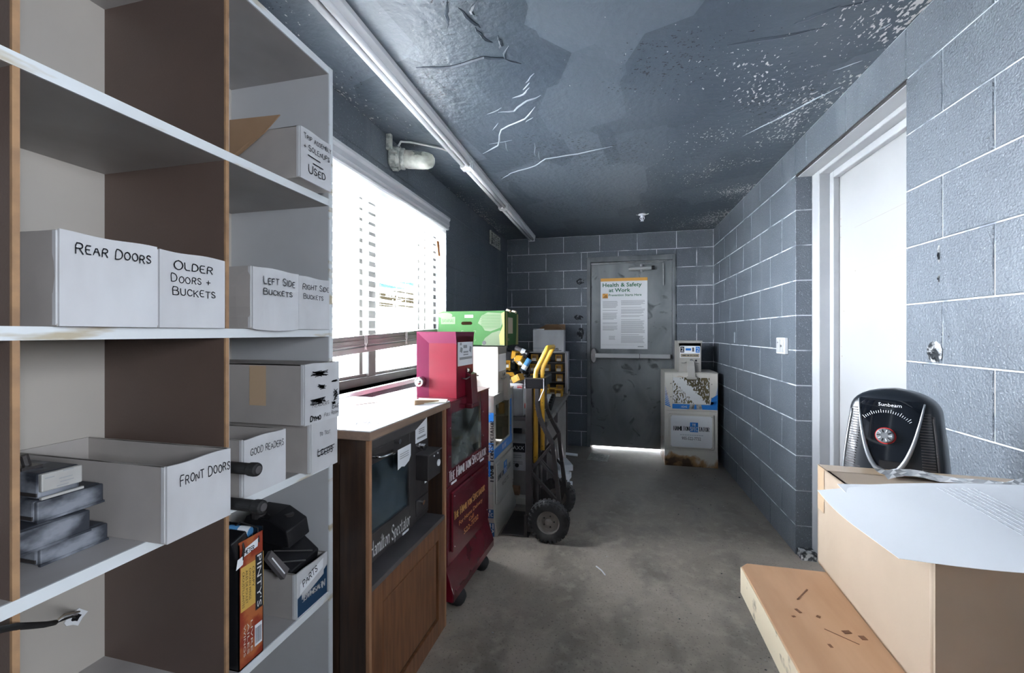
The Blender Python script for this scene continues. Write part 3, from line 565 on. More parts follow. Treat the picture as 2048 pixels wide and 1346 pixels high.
MB().cyl((-1.222, 2.80, 2.05), (-1.222, 2.80, 1.15), .0016, None, 6).cyl((-1.222, 1.36, 2.05), (-1.222, 1.36, 1.25), .0016, None, 6).build('pull_cord', 'cord', bl, True)
tg = thing('safety_tag', 'orange safety tag hanging on the window blind cord', 'tag', (-1.219, 2.8, 1.83))
MB().extr([(-1.219, 2.775, 1.935), (-1.219, 2.815, 1.94), (-1.214, 2.825, 1.835), (-1.210, 2.787, 1.83)], (.001, 0, 0)).build('card', 'orange_card', tg, True)
onplane([[(0, i*.012), (.02, i*.012), (.02, i*.012+.003), (0, i*.012+.003)] for i in range(5)], (-1.2165+.005, 2.785, 1.86), YP, ZP, .002).build('small_print', 'tan', tg, True)
# ------------------------------------------------------------------ outside
struct('pavement_outside', MB().box(-40, XL-.21, -25, 45, -.35, -.2), 'asphalt')
sg = thing('roadside_sign', 'dark brown roadside sign standing outside beyond the window', 'sign', (-6.0, 10.9, -.2), 0)
dirv = Vector((.52, .85, 0)); base = Vector((-6.25, 10.45, 0)); nrm = Vector((dirv.y, -dirv.x, 0))
def sgp(u, z, d=0): return base+dirv*u+nrm*d+Vector((0, 0, z))
MB().extr([sgp(0, 2.02), sgp(1.05, 2.02), sgp(1.05, 2.48), sgp(0, 2.48)], -nrm*.1).build('board', 'sign_brown', sg, True)
MB().extr([sgp(0, 2.55), sgp(1.05, 2.55), sgp(1.05, 2.75), sgp(0, 2.75)], -nrm*.1).build('top_board', 'sign_teal', sg, True)
MB().cyl(sgp(.2, -.2, -.05), sgp(.2, 2.75, -.05), .04, None, 10).build('post', 'asphalt', sg, True); MB().cyl(sgp(.85, -.2, -.05), sgp(.85, 2.75, -.05), .04, None, 10).build('post', 'asphalt', sg, True)
typ(sg, 'USE', sgp(.36, 2.08, .002), dirv, ZP, .16, 'white_lettering', width=.34, world=True)
onplane([[(x, 0), (x+.06, 0), (x+.06, .1), (x, .1)] for x in (.16, .26, .36, .48, .58, .68, .78)], sgp(0, 2.31, .002), dirv, ZP).build('lettering', 'white_lettering', sg, True)
# unseen window added behind the viewer to light the shelf fronts
w2 = struct('added_window', MB().box(XR+.10, XR+.15, W2[0], W2[1], W2[2], W2[2]+.03).box(XR+.10, XR+.15, W2[0], W2[1], W2[3]-.03, W2[3]).box(XR+.10, XR+.15, W2[0], W2[0]+.03, W2[2], W2[3]).box(XR+.10, XR+.15, W2[1]-.03, W2[1], W2[2], W2[3]), 'window_frame')
MB().box(XR+.123, XR+.127, W2[0]+.03, W2[1]-.03, W2[2]+.03, W2[3]-.03).build('pane', 'clear_glass', w2)
# ------------------------------------------------------------------ ceiling fixtures
fx = thing('strip_light', 'long white fluorescent strip light running along the ceiling', 'strip light', (-.90, 2.6, ZC-.07))
FX = -.905
for a, b in ((-.9, .93), (.94, 2.53), (2.54, 3.43), (3.44, 4.70)):
    MB().extr([(FX-.042, a, ZC), (FX-.042, a, ZC-.022), (FX-.026, a, ZC-.040), (FX+.026, a, ZC-.040), (FX+.042, a, ZC-.022), (FX+.042, a, ZC)], (0, b-a, 0)).build('housing', 'fixture_white', fx, True, bevel=.002)
    for s_ in (-1, 1): MB().cyl((FX+s_*.017, a+.03, ZC-.050), (FX+s_*.017, b-.03, ZC-.050), .013, None, 14).build('tube', 'fixture_tube', fx, True, smooth=True)
    for y in (a+.015, b-.015): MB().box(FX-.036, FX+.036, y-.015, y+.015, ZC-.066, ZC-.03).build('tube_holder', 'fixture_white', fx, True, bevel=.004)
jl = thing('jelly_jar_lamp', 'vapour-tight wall lamp with a ribbed glass jar above the window', 'lamp', (XL, 2.20, 2.20))
ja = Vector((1, .28, -.06)).normalized(); jo = Vector((XL+.02, 2.175, 2.275))
MB().lathe([(.058, -.03), (.064, -.02), (.064, .012), (.055, .03), (.052, .055)], jo, ja, 20, True).build('base', 'lamp_base', jl, True, bevel=.003)
for k in range(4):
    t = k*math.pi/2+.6; b_ = ja.orthogonal().normalized(); c_ = ja.cross(b_); MB().cyl(jo+(b_*math.cos(t)+c_*math.sin(t))*.066-ja*.01, jo+(b_*math.cos(t)+c_*math.sin(t))*.066+ja*.022, .012, None, 8).build('lug', 'lamp_base', jl, True)
MB().lathe([(.054, .03), (.058, .036), (.058, .05), (.05, .056)], jo, ja, 20).build('collar', 'lamp_base', jl, True, smooth=True)
prof = [(.050, .05), (.049, .10), (.048, .15), (.044, .185), (.034, .208), (.018, .219), (.0, .222)]
jar = MB(); nn = 40; a_ = ja.orthogonal().normalized(); b_ = ja.cross(a_); vs = []
for r, h in prof:
    for i in range(nn):
        t = 2*math.pi*i/nn; rr = r*(1+.02*(i % 2)); vs.append(jo+ja*h+(a_*math.cos(t)+b_*math.sin(t))*rr)
jar.add(vs, [(k*nn+i, k*nn+(i+1) % nn, (k+1)*nn+(i+1) % nn, (k+1)*nn+i) for k in range(len(prof)-1) for i in range(nn)]); jar.build('glass_jar', 'jar_glass', jl, True, smooth=True)
MB().lathe([(.012, .05), (.016, .07), (.028, .11), (.03, .13), (.024, .155), (.0, .165)], jo, ja, 14).build('bulb', 'paper', jl, True, smooth=True)
MB().box(XL, XL+.03, 2.10, 2.125, 2.30, ZC).build('conduit', 'lamp_base', jl, True, bevel=.004)
MB().tube([(XL+.045, 2.16, 2.335), (XL+.055, 2.17, 2.365), (XL+.09, 2.21, 2.376), (XL+.16, 2.27, 2.378), (XL+.24, 2.33, 2.374), (FX-.049, 2.38, 2.372)], .006, 8).build('cable', 'cord', jl, True, smooth=True)
vt = thing('wall_vent', 'small square white vent grille high in the far left corner', 'vent', (XL, 4.27, 2.19))
MB().box(XL, XL+.006, 4.09, 4.46, 2.185, 2.325).build('backing', 'hole_dark', vt, True)
MB().box(XL, XL+.02, 4.09, 4.115, 2.185, 2.325).box(XL, XL+.02, 4.435, 4.46, 2.185, 2.325).box(XL, XL+.02, 4.115, 4.435, 2.185, 2.198).box(XL, XL+.02, 4.115, 4.435, 2.312, 2.325).build('frame', 'lamp_base', vt, True, bevel=.002)
for k in range(4): MB().box(XL+.004, XL+.016, 4.115, 4.435, 2.213+k*.024, 2.224+k*.024).build('slat', 'lamp_base', vt, True)
for y in (4.20, 4.275, 4.35): MB().box(XL+.004, XL+.019, y-.008, y+.008, 2.198, 2.312).build('bar', 'lamp_base', vt, True)
sp = thing('sprinkler_head', 'small white sprinkler head under the dark ceiling near the steel door', 'sprinkler', (.254, 4.09, 2.33))
MB().lathe([(.035, 0), (.035, -.006), (.014, -.012), (.012, -.03)], (.254, 4.09, ZC), ZP, 14, True).build('escutcheon', 'paper', sp, True)
MB().cyl((.254, 4.09, ZC-.028), (.254, 4.09, ZC-.062), .006, None, 8).cyl((.254, 4.09, ZC-.060), (.254, 4.09, ZC-.064), .016, None, 12).tube([(.238, 4.09, ZC-.02), (.234, 4.09, ZC-.04), (.25, 4.09, ZC-.06)], .003, 6).tube([(.270, 4.09, ZC-.02), (.274, 4.09, ZC-.04), (.258, 4.09, ZC-.06)], .003, 6).build('deflector', 'paper', sp, True)
MB().tube([(.20, 4.08, ZC-.004), (.254, 4.09, ZC-.012), (.31, 4.07, ZC-.003)], .003, 5).build('wire', 'cord', sp, True)
# ------------------------------------------------------------------ shelving unit on the left
SX0, SX1, SY0, SY1 = XL+.002, -.85, .06, 1.143
su = thing('shelving_unit', 'tall white shelving unit with brown dividers along the left wall', 'shelving', (-1.04, .6, 0))
TOPS = [.09, .49, .893, 1.294, 1.695]
MB().box(SX0, SX0+.006, SY0, SY1-.016, .03, 2.10).build('back_panel', 'backboard', su, True)
for z in TOPS+[2.10]:
    sh = MB().box(SX0+.006, SX1-.004, SY0+.016, SY1-.016, z-.021, z).build('shelf', 'shelf_dusty', su, True)
    MB().box(SX1-.004, SX1, SY0+.016, SY1-.016, z-.021, z).build('edge_band', 'melamine_edge', sh, True)
for y0, y1 in ((SY0, SY0+.016), (SY1-.016, SY1)):
    ep = MB().box(SX0, SX1-.003, y0, y1, 0, 2.10).build('end_panel', 'melamine', su, True); MB().box(SX1-.003, SX1+.001, y0, y1, 0, 2.10).build('edge_band', 'melamine_edge', ep, True)
for zi in range(5):
    z0 = TOPS[zi]; z1 = (TOPS+[2.10])[zi+1]-.021
    for yd in (.4300, .7775):
        dv = MB().box(SX0+.006, SX1-.006, yd-.0042, yd+.0042, z0, z1).build('divider', 'hardboard', su, True)
        MB().box(SX1-.006, SX1-.001, yd-.0042, yd+.0042, z0-.006, z1+.006).build('raw_edge', 'raw_edge', dv, True)
    MB().box(SX0+.006, SX1-.012-.02*(zi % 2), .7820, .7925, z0, z1-(.07 if zi == 4 else 0)).build('divider_liner', 'melamine', su, True)
mb = MB()
for k in range(9): mb.box(SX0+.006, SX0+.0065, .93+k*.017, .93+k*.017+random.uniform(.004, .015), 1.985, 1.988)
mb.build('glue_marks', 'oak', su, True)
# cardboard parts bins
def bin_box(label, x0, x1, y0, y1, z0, z1, texts=(), bulge=0.0, wallm='grey_board', name='parts_bin', closed=False, rz=0.0, group='white cardboard parts bins on the shelves', lead=1.45):
    cx, cy = (x0+x1)/2, (y0+y1)/2; r = thing(name, label, 'box', (cx, cy, z0), rz, group); t = .004
    ax0, ax1, ay0, ay1, h = x0-cx, x1-cx, y0-cy, y1-cy, z1-z0
    mb = MB().box(ax0, ax1-t, ay0, ay1, 0, t).box(ax0, ax0+t, ay0, ay1, t, h)
    for s_ in (0, 1):
        ya = ay0 if s_ == 0 else ay1-t
        mb.grid(lambda u, v, ya=ya: Vector((ax0+t+(ax1-.006-ax0-t)*u, ya+(.006*bulge*math.sin(u*6)*math.sin(v*3) if bulge else 0), t+(h-t-.002*math.sin(u*9+cy*20)*.5)*v)), 10, 6)
        mb.grid(lambda u, v, ya=ya: Vector((ax0+t+(ax1-.006-ax0-t)*u, ya+t+(.006*bulge*math.sin(u*6)*math.sin(v*3) if bulge else 0), t+(h-t)*v)), 10, 6)
        mb.box(ax0+t, ax1-.006, ya, ya+t, h-.0015, h)
    if closed: mb.box(ax0, ax1-t, ay0, ay1, h-.003, h)
    mb.build('body', wallm, r)  # walls greyer than the white front: side shade put into the colour
    fp = MB().grid(lambda u, v: Vector((ax1-.0022+.004*bulge*math.sin(math.pi*u)*(1-v), ay0+.001+(ay1-ay0-.002)*u, (-.004*bulge*math.sin(math.pi*u)**.6 if v == 0 else 0)*(1 if bulge > .8 else 0)+h*v*(1-.01*math.sin(u*7+cy*9)))), 10, 6)
    fp.build('front_panel', 'white_board', r, thick=.0042)
    MB().box(ax1-.012, ax1-.0045, ay0-.0012, ay0+.0015, 0.002, h-.001).build('corner_fold', 'white_board', r)
    for (tx, u, v, hh, wd, kw) in texts:
        kk = dict(lw=.105, jit=.07, gap=.22, small=.8, lead=lead); kk.update(kw)
        pen(r, tx, (ax1+.0012+.004*bulge, ay0+u*(ay1-ay0), v*h), YP, ZP, hh, 'ink', 'handwriting', width=wd, **kk)
    return r
bin_box('dented white parts bin marked rear doors in black marker', -1.205, -.832, .4680, .6135, 1.2945, 1.444, [('REAR DOORS', .12, .78, .017, .113, {})], bulge=.7)
bin_box('white parts bin marked older doors and buckets', -1.205, -.834, .6175, .7570, 1.2945, 1.443, [(['OLDER'], .18, .77, .018, .083, {}), (['DOORS +'], .14, .60, .016, .083, {}), (['BUCKETS'], .16, .43, .016, .092, {})])
bin_box('white parts bin marked left side buckets with a crumpled bottom edge', -1.20, -.828, .8230, .9740, 1.2945, 1.443, [('LEFT SIDE', .16, .74, .018, .104, {}), ('BUCKETS', .16, .56, .015, .095, {})], bulge=1.3)
bin_box('white parts bin marked right side buckets beside the window', -1.20, -.836, .9820, 1.1110, 1.2945, 1.441, [('RIGHT SIDE', .10, .76, .016, .110, {}), ('BUCKETS', .12, .58, .014, .083, {})])
b = bin_box('white parts bin marked trip assembly and used on the top shelf', -1.19, -.803, .9500, 1.0740, 1.6955, 1.832, [('TRIP ASSEMBLY', .08, .80, .014, .112, {}), ('+ SOLENUPS', .08, .60, .016, .105, {}), ('USED', .22, .17, .022, .070, {})])
onplane([[(0, 0), (.05, -.002), (.05, -.005), (0, -.003)], [(.02, -.016), (.062, -.017), (.062, -.020), (.02, -.019)]], (.1935+.0015, -.062+.025, .070), YP, ZP).build('underline', 'ink', b)
MB().extr([(-.12, -.082, .168), (.152, -.088, .156), (.10, -.084, .118), (.02, -.078, .075), (-.12, -.078, .008)], (0, .003, 0)).build('flap', 'kraft', b)
b = bin_box('white parts bin marked front doors standing open on the left shelf', -1.215, -.801, .6060, .7405, .8935, 1.037, [('FRONT DOORS', .17, .70, .020, .108, {})])
bin_box('white parts bin marked good readers with an open top', -1.20, -.848, .8180, .9500, .8935, 1.031, [('GOOD READERS', .13, .70, .016, .105, {'small': 1.0})])
b = bin_box('white parts bin marked to test under the scribbled box', -1.20, -.812, 1.0020, 1.1160, .8935, 1.033, [('TO TEST', .28, .70, .011, .046, {}), ('LEEDS', .20, .30, .020, .066, {})])
onplane([[(0, .012), (.074, .017), (.074, .0195), (0, .0145)], [(0, .0), (.070, .008), (.070, .0105), (0, .0025)]], (.194+.0018, -.057+.022, .042), YP, ZP).build('strike_out', 'ink', b)
b = bin_box('closed white carton covered in black scribbles on the shelf end', -1.20, -.803, .9660, 1.1120, 1.0345, 1.199, [('READERS', .18, .27, .012, .07, {'lw': .08}), ('FULL ROOM', .52, .07, .010, .062, {}), ('BAG', .76, .17, .015, .03, {}), ('DYMO', .12, .05, .014, .045, {'lw': .22})], closed=True, name='scribbled_carton')
R = random.Random(3)
for (cu, cv, wu, wv, n) in ((.38, .82, .5, .10, 16), (.45, .60, .26, .09, 9), (.34, .36, .44, .10, 14), (.86, .42, .16, .22, 7), (.80, .27, .14, .05, 6), (.82, .66, .2, .03, 5)):
    sc = []
    for i in range(n+8):
        u0, u1 = cu+R.uniform(-.5, -.1)*wu, cu+R.uniform(.1, .5)*wu; v0, v1 = cv+R.uniform(-.5, .5)*wv, cv+R.uniform(-.5, .5)*wv
        a = (u0*.146, v0*.165); c = (u1*.146, v1*.165); l = math.hypot(c[0]-a[0], c[1]-a[1]); nx, ny = -(c[1]-a[1])/l*.0010, (c[0]-a[0])/l*.0010
        sc.append([(a[0]+nx, a[1]+ny), (a[0]-nx, a[1]-ny), (c[0]-nx, c[1]-ny), (c[0]+nx, c[1]+ny)])
    onplane(sc, (.1985+.0016, -.073, 0), YP, ZP).build('scribble', 'ink', b)['kind'] = 'stuff'
for (x, wd, z0, z1) in ((-.10, .05, .06, .155), (.02, .055, .05, .16)): rect(b, (x, -.0735, z0), XP, ZP, wd, z1-z0, 'packing_tape', 'tape_strip')
pen(b, 'DOM', (-.17, -.0738, .105), XP, ZP, .012, 'ink', 'handwriting', lw=.12)
# coin-mechanism cases, stacked beside the front doors bin
def case(label, x0, x1, y0, y1, z0, z1, m, lip=0.0):
    r = thing('coin_case', label, 'metal case', ((x0+x1)/2, (y0+y1)/2, z0), 0, 'flat metal cases stacked on the left shelf')
    MB().box(x0, x1-.008, y0, y1, z0, z1).build('body', 'dark_case', r, True, bevel=.004)
    MB().box(x1-.009, x1, y0+.001, y1-.001, z0+.012*(lip > 0), z1-.001).build('face', m, r, True, bevel=.002)
    MB().box(x1-.004, x1+.0015, y0, y1, z0, z0+.004).build('lip', m, r, True)
    MB().box(x0, x1-.01, y0-.001, y0+.001, z0+.004, z0+.010).build('seam', 'black_metal', r, True)
    return r
mat('label_plate', (.60, .60, .58), .35, .2, col2=(.45, .45, .43), vs=10)
case('dark flat metal case at the bottom of the shelf stack', -1.16, -.930, .4985, .5970, .8935, .9265, 'dark_case')
case('scuffed dark metal case second from the bottom of the stack', -1.17, -.918, .4450, .5620, .9275, .9665, 'dark_case')
case('thick dark metal case with a worn blue-grey front under the pale one', -1.16, -.930, .4945, .5900, .9675, 1.0035, 'dark_case')
r = case('pale-faced metal case with a faded label on top of the stack', -1.15, -.930, .5000, .5580, 1.0045, 1.0480, 'label_plate', lip=1)
R = random.Random(5); onplane([[(x, z), (x+wd, z), (x+wd, z+.0018), (x, z+.0018)] for x, z, wd in [(R.uniform(.004, .03), .016+.006*i, R.uniform(.006, .02)) for i in range(5)]], (-.930, .5000, 1.0045), YP, ZP, .001).build('small_print', 'print_grey', r, True)
MB().cyl((-1.0, .52, 1.048), (-1.0, .515, 1.071), .006, None, 8).box(-1.07, -.98, .502, .530, 1.048, 1.053).build('latch', 'black_metal', r, True)
# two-handled tool beside the front doors bin
r = thing('long_handled_tool', 'long tool with two black rubber grips poking out beside the front doors bin', 'tool', (-.95, .757, .893))
for (z, y, x1) in ((.988, .7585, -.748), (.9085, .7585, -.735)):
    MB().cyl((-1.18, .757, .95+(z-.95)*.35), (x1-.09, y, z), .006, None, 10).build('handle', 'black_metal', r, True)
    gp = MB().lathe([(.0125, 0), (.0125, .095), (.0145, .10), (.0150, .112), (.0140, .118), (.009, .120)], (x1-.12, y, z), XP, 18, True).build('grip', 'black_rubber', r, True, smooth=False, bevel=.001)
    MB().lathe([(.0085, 0), (.0085, .0015), (.006, .0018)], (x1, y, z), XP, 14, True).build('end_cap', 'grey_metal', gp, True)
MB().box(-1.20, -1.14, .750, .764, .8935, .99).build('head', 'steel', r, True, bevel=.004)
# snack carton reused as a bin, level four
r = thing('snack_carton', 'red and yellow snack carton standing upright with loose parts inside', 'box', (-.95, .845, .49))
x0, x1, y0, y1, z0, z1 = -1.06, -.852, .8090, .8790, .4905, .792
mb = MB().box(x0, x1, y0, y1, z0, z0+.003).box(x0, x1, y0, y0+.002, z0, z1-.005).box(x0, x1, y1-.002, y1, z0, z1+.01).box(x0, x0+.002, y0, y1, z0, z1+.03)
mb.build('body', 'black_plastic', r, True); MB().box(x1-.002, x1, y0, y1, z0, z1).build('front_panel', 'meat_red', r, True)
MB().box(x0+.04, x1-.03, y0-.0012, y0-.0004, .67, .775).build('side_label', 'tan', r, True)
o = (x1, y0, z0); 
rect(r, (x1, y0+.004, z0+.135), YP, ZP, .048, .105, 'box_yellow', 'yellow_panel', world=True); rect(r, (x1, y0+.046, z0+.115), YP, ZP, .022, .135, 'ink', 'black_band', off=.0007, world=True); rect(r, (x1, y0+.0685, z0+.115), YP, ZP, .0015, .135, 'box_yellow', 'yellow_line', off=.0008, world=True)
typ(r, "PINTY'S", (x1, y0+.0505, z0+.248), (0, 0, -1), YP, .0135, 'white_lettering', width=.128, world=True, off=.0012)
for i, t in enumerate(('CRISPY', 'CHICKEN WINGS', 'AILES DE POULET', 'CROUSTILLANTES')): typ(r, t, (x1, y0+.0365-.0095*i, z0+.228), (0, 0, -1), YP, .0062, 'ink', width=(.05, .075, .08, .085)[i], world=True, off=.001)
rect(r, (x1, y0+.044, z0+.028), YP, ZP, .022, .052, 'paper', 'barcode', world=True)
onplane([[(.046+.0018*i, .034), (.0468+.0018*i, .034), (.0468+.0018*i, .072), (.046+.0018*i, .072)] for i in range(10)], o, YP, ZP, .001).build('barcode_lines', 'ink_blue', r, True)
for i in range(3): typ(r, ('WINGS', 'AILES', 'LIVRE')[i], (x1, y0+.012+.010*i, z0+.10), (0, 0, -1), YP, .006, 'paper_cream', width=.075, world=True, off=.001)
onplane([[(.006, .262), (.052, .270), (.054, .290), (.008, .280)]], o, YP, ZP, .001).build('tape_label', 'paper', r, True)
pen(r, 'METER', (x1, y0+.012, z0+.268), YP, ZP, .010, 'ink', 'handwriting', width=.03, world=True, off=.0015, lw=.2)
MB().tube([(-.90, .83, .79), (-.86, .822, .80), (-.847, .818, .775), (-.849, .815, .75)], .0025, 6).tube([(-.95, .85, .78), (-.90, .86, .815), (-.86, .87, .80), (-.848, .862, .77)], .002, 6).build('loose_wire', 'black_rubber', r, True)
MB().extr([(-.848, .797, .735), (-.848, .815, .74), (-.848, .817, .76), (-.848, .801, .757)], (.001, 0, 0)).build('price_tag', 'paper', r, True)
c = thing('battery_pack', 'blue cylindrical cell lying in the snack carton', 'battery', (-.90, .845, .78)); MB().lathe([(.014, 0), (.015, .004), (.015, .05), (.013, .055)], (-.93, .852, .793), (1, .25, -.1), 14, True).build('body', 'can_blue', c, True); MB().lathe([(.0155, .028), (.0155, .055)], (-.93, .852, .793), (1, .25, -.1), 14).build('pale_band', 'paper', c, True)
for k in range(3): single('loose_part', MB().cbox((-.97+.045*k, .835+.01*(k % 2), .70+.014*k), (.05, .045, .16), Matrix.Rotation(.3*k-.3, 4, 'X')), 'black_plastic', ['black plastic part low in the snack carton', 'black plastic part in the middle of the snack carton', 'black plastic part near the front of the snack carton'][k], 'part', 'black parts in the snack carton', bevel=.004)
# parts carton with navy print
r = bin_box('white carton labelled parts with a navy blue printed panel', -1.14, -.852, .9920, 1.1220, .4905, .616, [], name='printed_carton')
ax = .144; ay = -.065
onplane([[(.004, .004), (.127, .004), (.127, .088), (.112, .080), (.112, .068), (.02, .044), (.02, .060), (.004, .056)]], (ax, ay, 0), YP, ZP, .001).build('navy_panel', 'deep_blue', r)
onplane([[(.012, .062), (.108, .090), (.110, .118), (.012, .092)]], (ax, ay, 0), YP, ZP, .0014).build('paper_label', 'paper', r)
pen(r, 'PARTS', (ax, ay+.024, .078), (0, 1, .27), (0, -.2, 1), .018, 'ink', 'handwriting', width=.062, off=.002, lw=.14)
pen(r, 'NEWSIMAGE', (ax, ay+.118, .050), (0, -1, .02), (0, -.05, -1), .020, 'white_lettering', width=.098, style='roman', small=.75, lw=.13, off=.002)
bx = thing('toner_unit', 'black plastic mechanism piled on the parts carton', 'mechanism', (-.99, 1.05, .62), 0)
MB().extr([(-1.11, 1.00, .585), (-.88, 1.0, .585), (-.875, 1.0, .615), (-.93, .995, .66), (-1.06, .99, .685), (-1.11, 1.0, .66)], (0, .115, .012)).build('housing', 'black_plastic', bx, True, bevel=.005)
for k in range(5): MB().box(-.99+.018*k, -.984+.018*k, 1.0, 1.10, .655-.008*k, .672-.008*k).build('rib', 'black_metal', bx, True)
MB().bar((-.93, .996, .672), (-.88, 1.09, .632), .004, .003).bar((-.90, .994, .645), (-.87, 1.05, .625), .003, .003).build('bright_edge', 'steel', bx, True)
b2 = thing('gear_unit', 'black gear assembly sitting on top of the black mechanism', 'mechanism', (-1.0, 1.05, .69))
MB().extr([(-1.08, 1.02, .686), (-.95, 1.02, .670), (-.90, 1.02, .668), (-.91, 1.02, .715), (-.97, 1.02, .745), (-1.05, 1.02, .748)], (0, .085, .01)).build('housing', 'black_plastic', b2, True, bevel=.004)
for k in range(3): MB().lathe([(.020-.003*k, 0), (.020-.003*k, .012)], (-1.02+.035*k, 1.035+.02*k, .742-.006*k), (0.1, 0, 1), 12, True).build('gear', 'black_metal', b2, True)
MB().bar((-.95, 1.03, .728), (-.925, 1.09, .720), .005, .004).build('bright_edge', 'steel', b2, True)
cd = thing('meter_card', 'dark grey strip with white print slipped down beside the parts carton', 'strip', (-.87, .965, .49))
MB().extr([(-.865, .905, .705), (-.858, .955, .625), (-.855, .970, .645), (-.863, .918, .72)], (-.012, 0, -.004)).build('strip', 'grey_metal', cd, True)
MB().bar((-.862, .918, .700), (-.857, .955, .640), .002, .003).build('small_print', 'paper', cd, True)
# wires out of the broken back panel
r = thing('loose_cable', 'dark cable with bare wires pulled from a hole in the shelf back', 'cable', (-1.2, .66, .8))
hp = Vector((-1.214, .713, .625))
MB().tube([(-.66, .03, .004), (-.67, .06, .40), (-.69, .17, .80), (-.74, .30, .92), (-.80, .379, .890), (-.84, .424, .860), (-.90, .474, .818), (-.97, .528, .772), (-1.03, .574, .735)], .0048, 8).build('sheath', 'black_rubber', r, True, smooth=True)
for k, mname in enumerate(('black_rubber', 'paper', 'tan')): MB().tube([(-1.03, .574, .735), (-1.09, .622, .700+.005*k), (-1.16, .675, .660+.004*k), hp+Vector((0, .004*k, .004*k))], .0022, 6).build('wire', mname, r, True, smooth=True)
vs = [hp+Vector((.0, .020*math.cos(t)*R.uniform(.6, 1.2), .020*math.sin(t)*R.uniform(.6, 1.2))) for t in [i*math.pi/5 for i in range(10)]]
MB().extr(vs, (.003, 0, 0)).build('torn_hole', 'paper', r, True); MB().extr([hp+Vector((0.003, .45*(v-hp).y, .45*(v-hp).z)) for v in vs], (.001, 0, 0)).build('hole', 'black_plastic', r, True)
# ------------------------------------------------------------------ oak cabinet with a newspaper vending unit inside
CW, CD, CH = .572, .470, .985
cb = thing('newspaper_cabinet', 'dark oak cabinet with a white counter top and a black newspaper vending front', 'cabinet', (-.725-CD/2, 1.168+CW/2, 0), math.radians(-1.6))
x1 = CD/2; x0 = -CD/2; y0 = -CW/2; y1 = CW/2
MB().box(x0, x1-.012, y0, y0+.018, 0, .955).build('side_panel', 'oak_dark', cb); MB().box(x0, x1-.012, y1-.018, y1, 0, .955).build('side_panel', 'oak_dark', cb)
for a in (y0-.004,): MB().box(x1-.105, x1-.012, a, y0, 0, .955).box(x0, x0+.09, a, y0, 0, .955).box(x0+.09, x1-.105, a, y0, .87, .955).box(x0+.09, x1-.105, a, y0, 0, .09).build('side_frame', 'oak_dark', cb, bevel=.002)
MB().box(x0, x0+.01, y0+.018, y1-.018, 0, .955).build('back_panel', 'oak_dark', cb)
MB().box(x1-.012, x1+.001, y0-.002, y0+.012, 0, .955).build('edge_strip', 'oak_edge', cb, bevel=.001); MB().box(x1-.012, x1+.001, y1-.014, y1+.002, 0, .955).build('edge_strip', 'oak_edge', cb, bevel=.001)
tp = MB().box(x0-.012, x1+.014, y0-.018, y1+.012, .963, .985).build('counter_top', 'laminate', cb); MB().box(x0-.012, x1+.0155, y0-.0195, y1+.0135, .955, .9825).build('top_edge', 'counter_edge', tp, bevel=.003)
# lower raised panel
LZ = .475
for a, c_ in ((y0+.012, y0+.075), (y1-.075, y1-.014)): MB().box(x1-.02, x1, a, c_, 0, LZ).build('stile', 'oak', cb, bevel=.002)
for a, c_ in ((LZ-.065, LZ), (0, .075)): MB().box(x1-.02, x1, y0+.075, y1-.075, a, c_).build('rail', 'oak', cb, bevel=.002)
MB().box(x1-.02, x1-.012, y0+.075, y1-.075, .075, LZ-.065).build('recess_panel', 'oak_dark', cb)
MB().extr([(x1-.012, y0+.085, .085), (x1-.012, y1-.085, .085), (x1-.012, y1-.085, LZ-.075), (x1-.012, y0+.085, LZ-.075)], (.006, 0, 0)).build('raised_panel', 'oak', cb, bevel=.005)
MB().box(x1-.09, x1, y0+.012, y1-.014, LZ, LZ+.018).build('ledge', 'grey_metal', cb, bevel=.002)
# black vending front
vb = x1-.05
MB().box(x0+.02, vb-.03, y0+.02, y1-.02, LZ+.02, .95).build('vending_case', 'black_metal', cb)
MB().extr([(vb-.03, y0+.014, .955), (x1-.004, y0+.014, .955), (x1-.004, y0+.014, .945), (vb, y0+.014, .895), (vb-.03, y0+.014, .895)], (0, .375, 0)).build('hood', 'grey_metal', cb)
DY1 = y0+.39; dz0, dz1 = LZ+.045, .895
dr = MB().box(vb-.02, vb, y0+.016, y0+.045, dz0, dz1).box(vb-.02, vb, DY1-.05, DY1, dz0, dz1).box(vb-.02, vb, y0+.045, DY1-.05, dz0, dz0+.095).box(vb-.02, vb, y0+.045, DY1-.05, dz1-.05, dz1).build('vending_door', 'black_metal', cb, bevel=.003)
MB().box(vb-.012, vb-.008, y0+.043, DY1-.048, dz0+.09, dz1-.045).build('pane', 'cabinet_glass', dr)
MB().box(vb-.17, vb-.16, y0+.05, DY1-.06, dz0+.1, dz1-.06).build('display_plate', 'grey_metal', cb)
MB().tube([(vb, y0+.09, dz1-.022), (vb+.028, y0+.10, dz1-.024), (vb+.03, y0+.18, dz1-.030), (vb+.004, y0+.21, dz1-.034)], .0055, 8).build('handle', 'chrome', dr, smooth=True)
MB().cyl((vb, y0+.235, dz1-.008), (vb+.02, y0+.235, dz1-.006), .009, None, 12).build('lock', 'chrome', dr)
onplane([[(0, 0), (.028, .006), (.05, .0), (.085, .012), (.098, .03), (.098, .075), (0, .075)]], (vb, y0+.25, dz1-.118), YP, ZP, .0012).build('torn_sticker', 'paper', dr)
onplane([[(.015, .052-.008*i), (.08, .052-.008*i), (.08, .055-.008*i), (.015, .055-.008*i)] for i in range(3)], (vb, y0+.25, dz1-.118), YP, ZP, .002).build('small_print', 'print_grey', dr)
pen(dr, ['The Hamilton Spectator'], (vb, y0+.010, dz0+.018), YP, ZP, .052, 'white_lettering', style='black', width=.335, lw=.085, gap=.16)
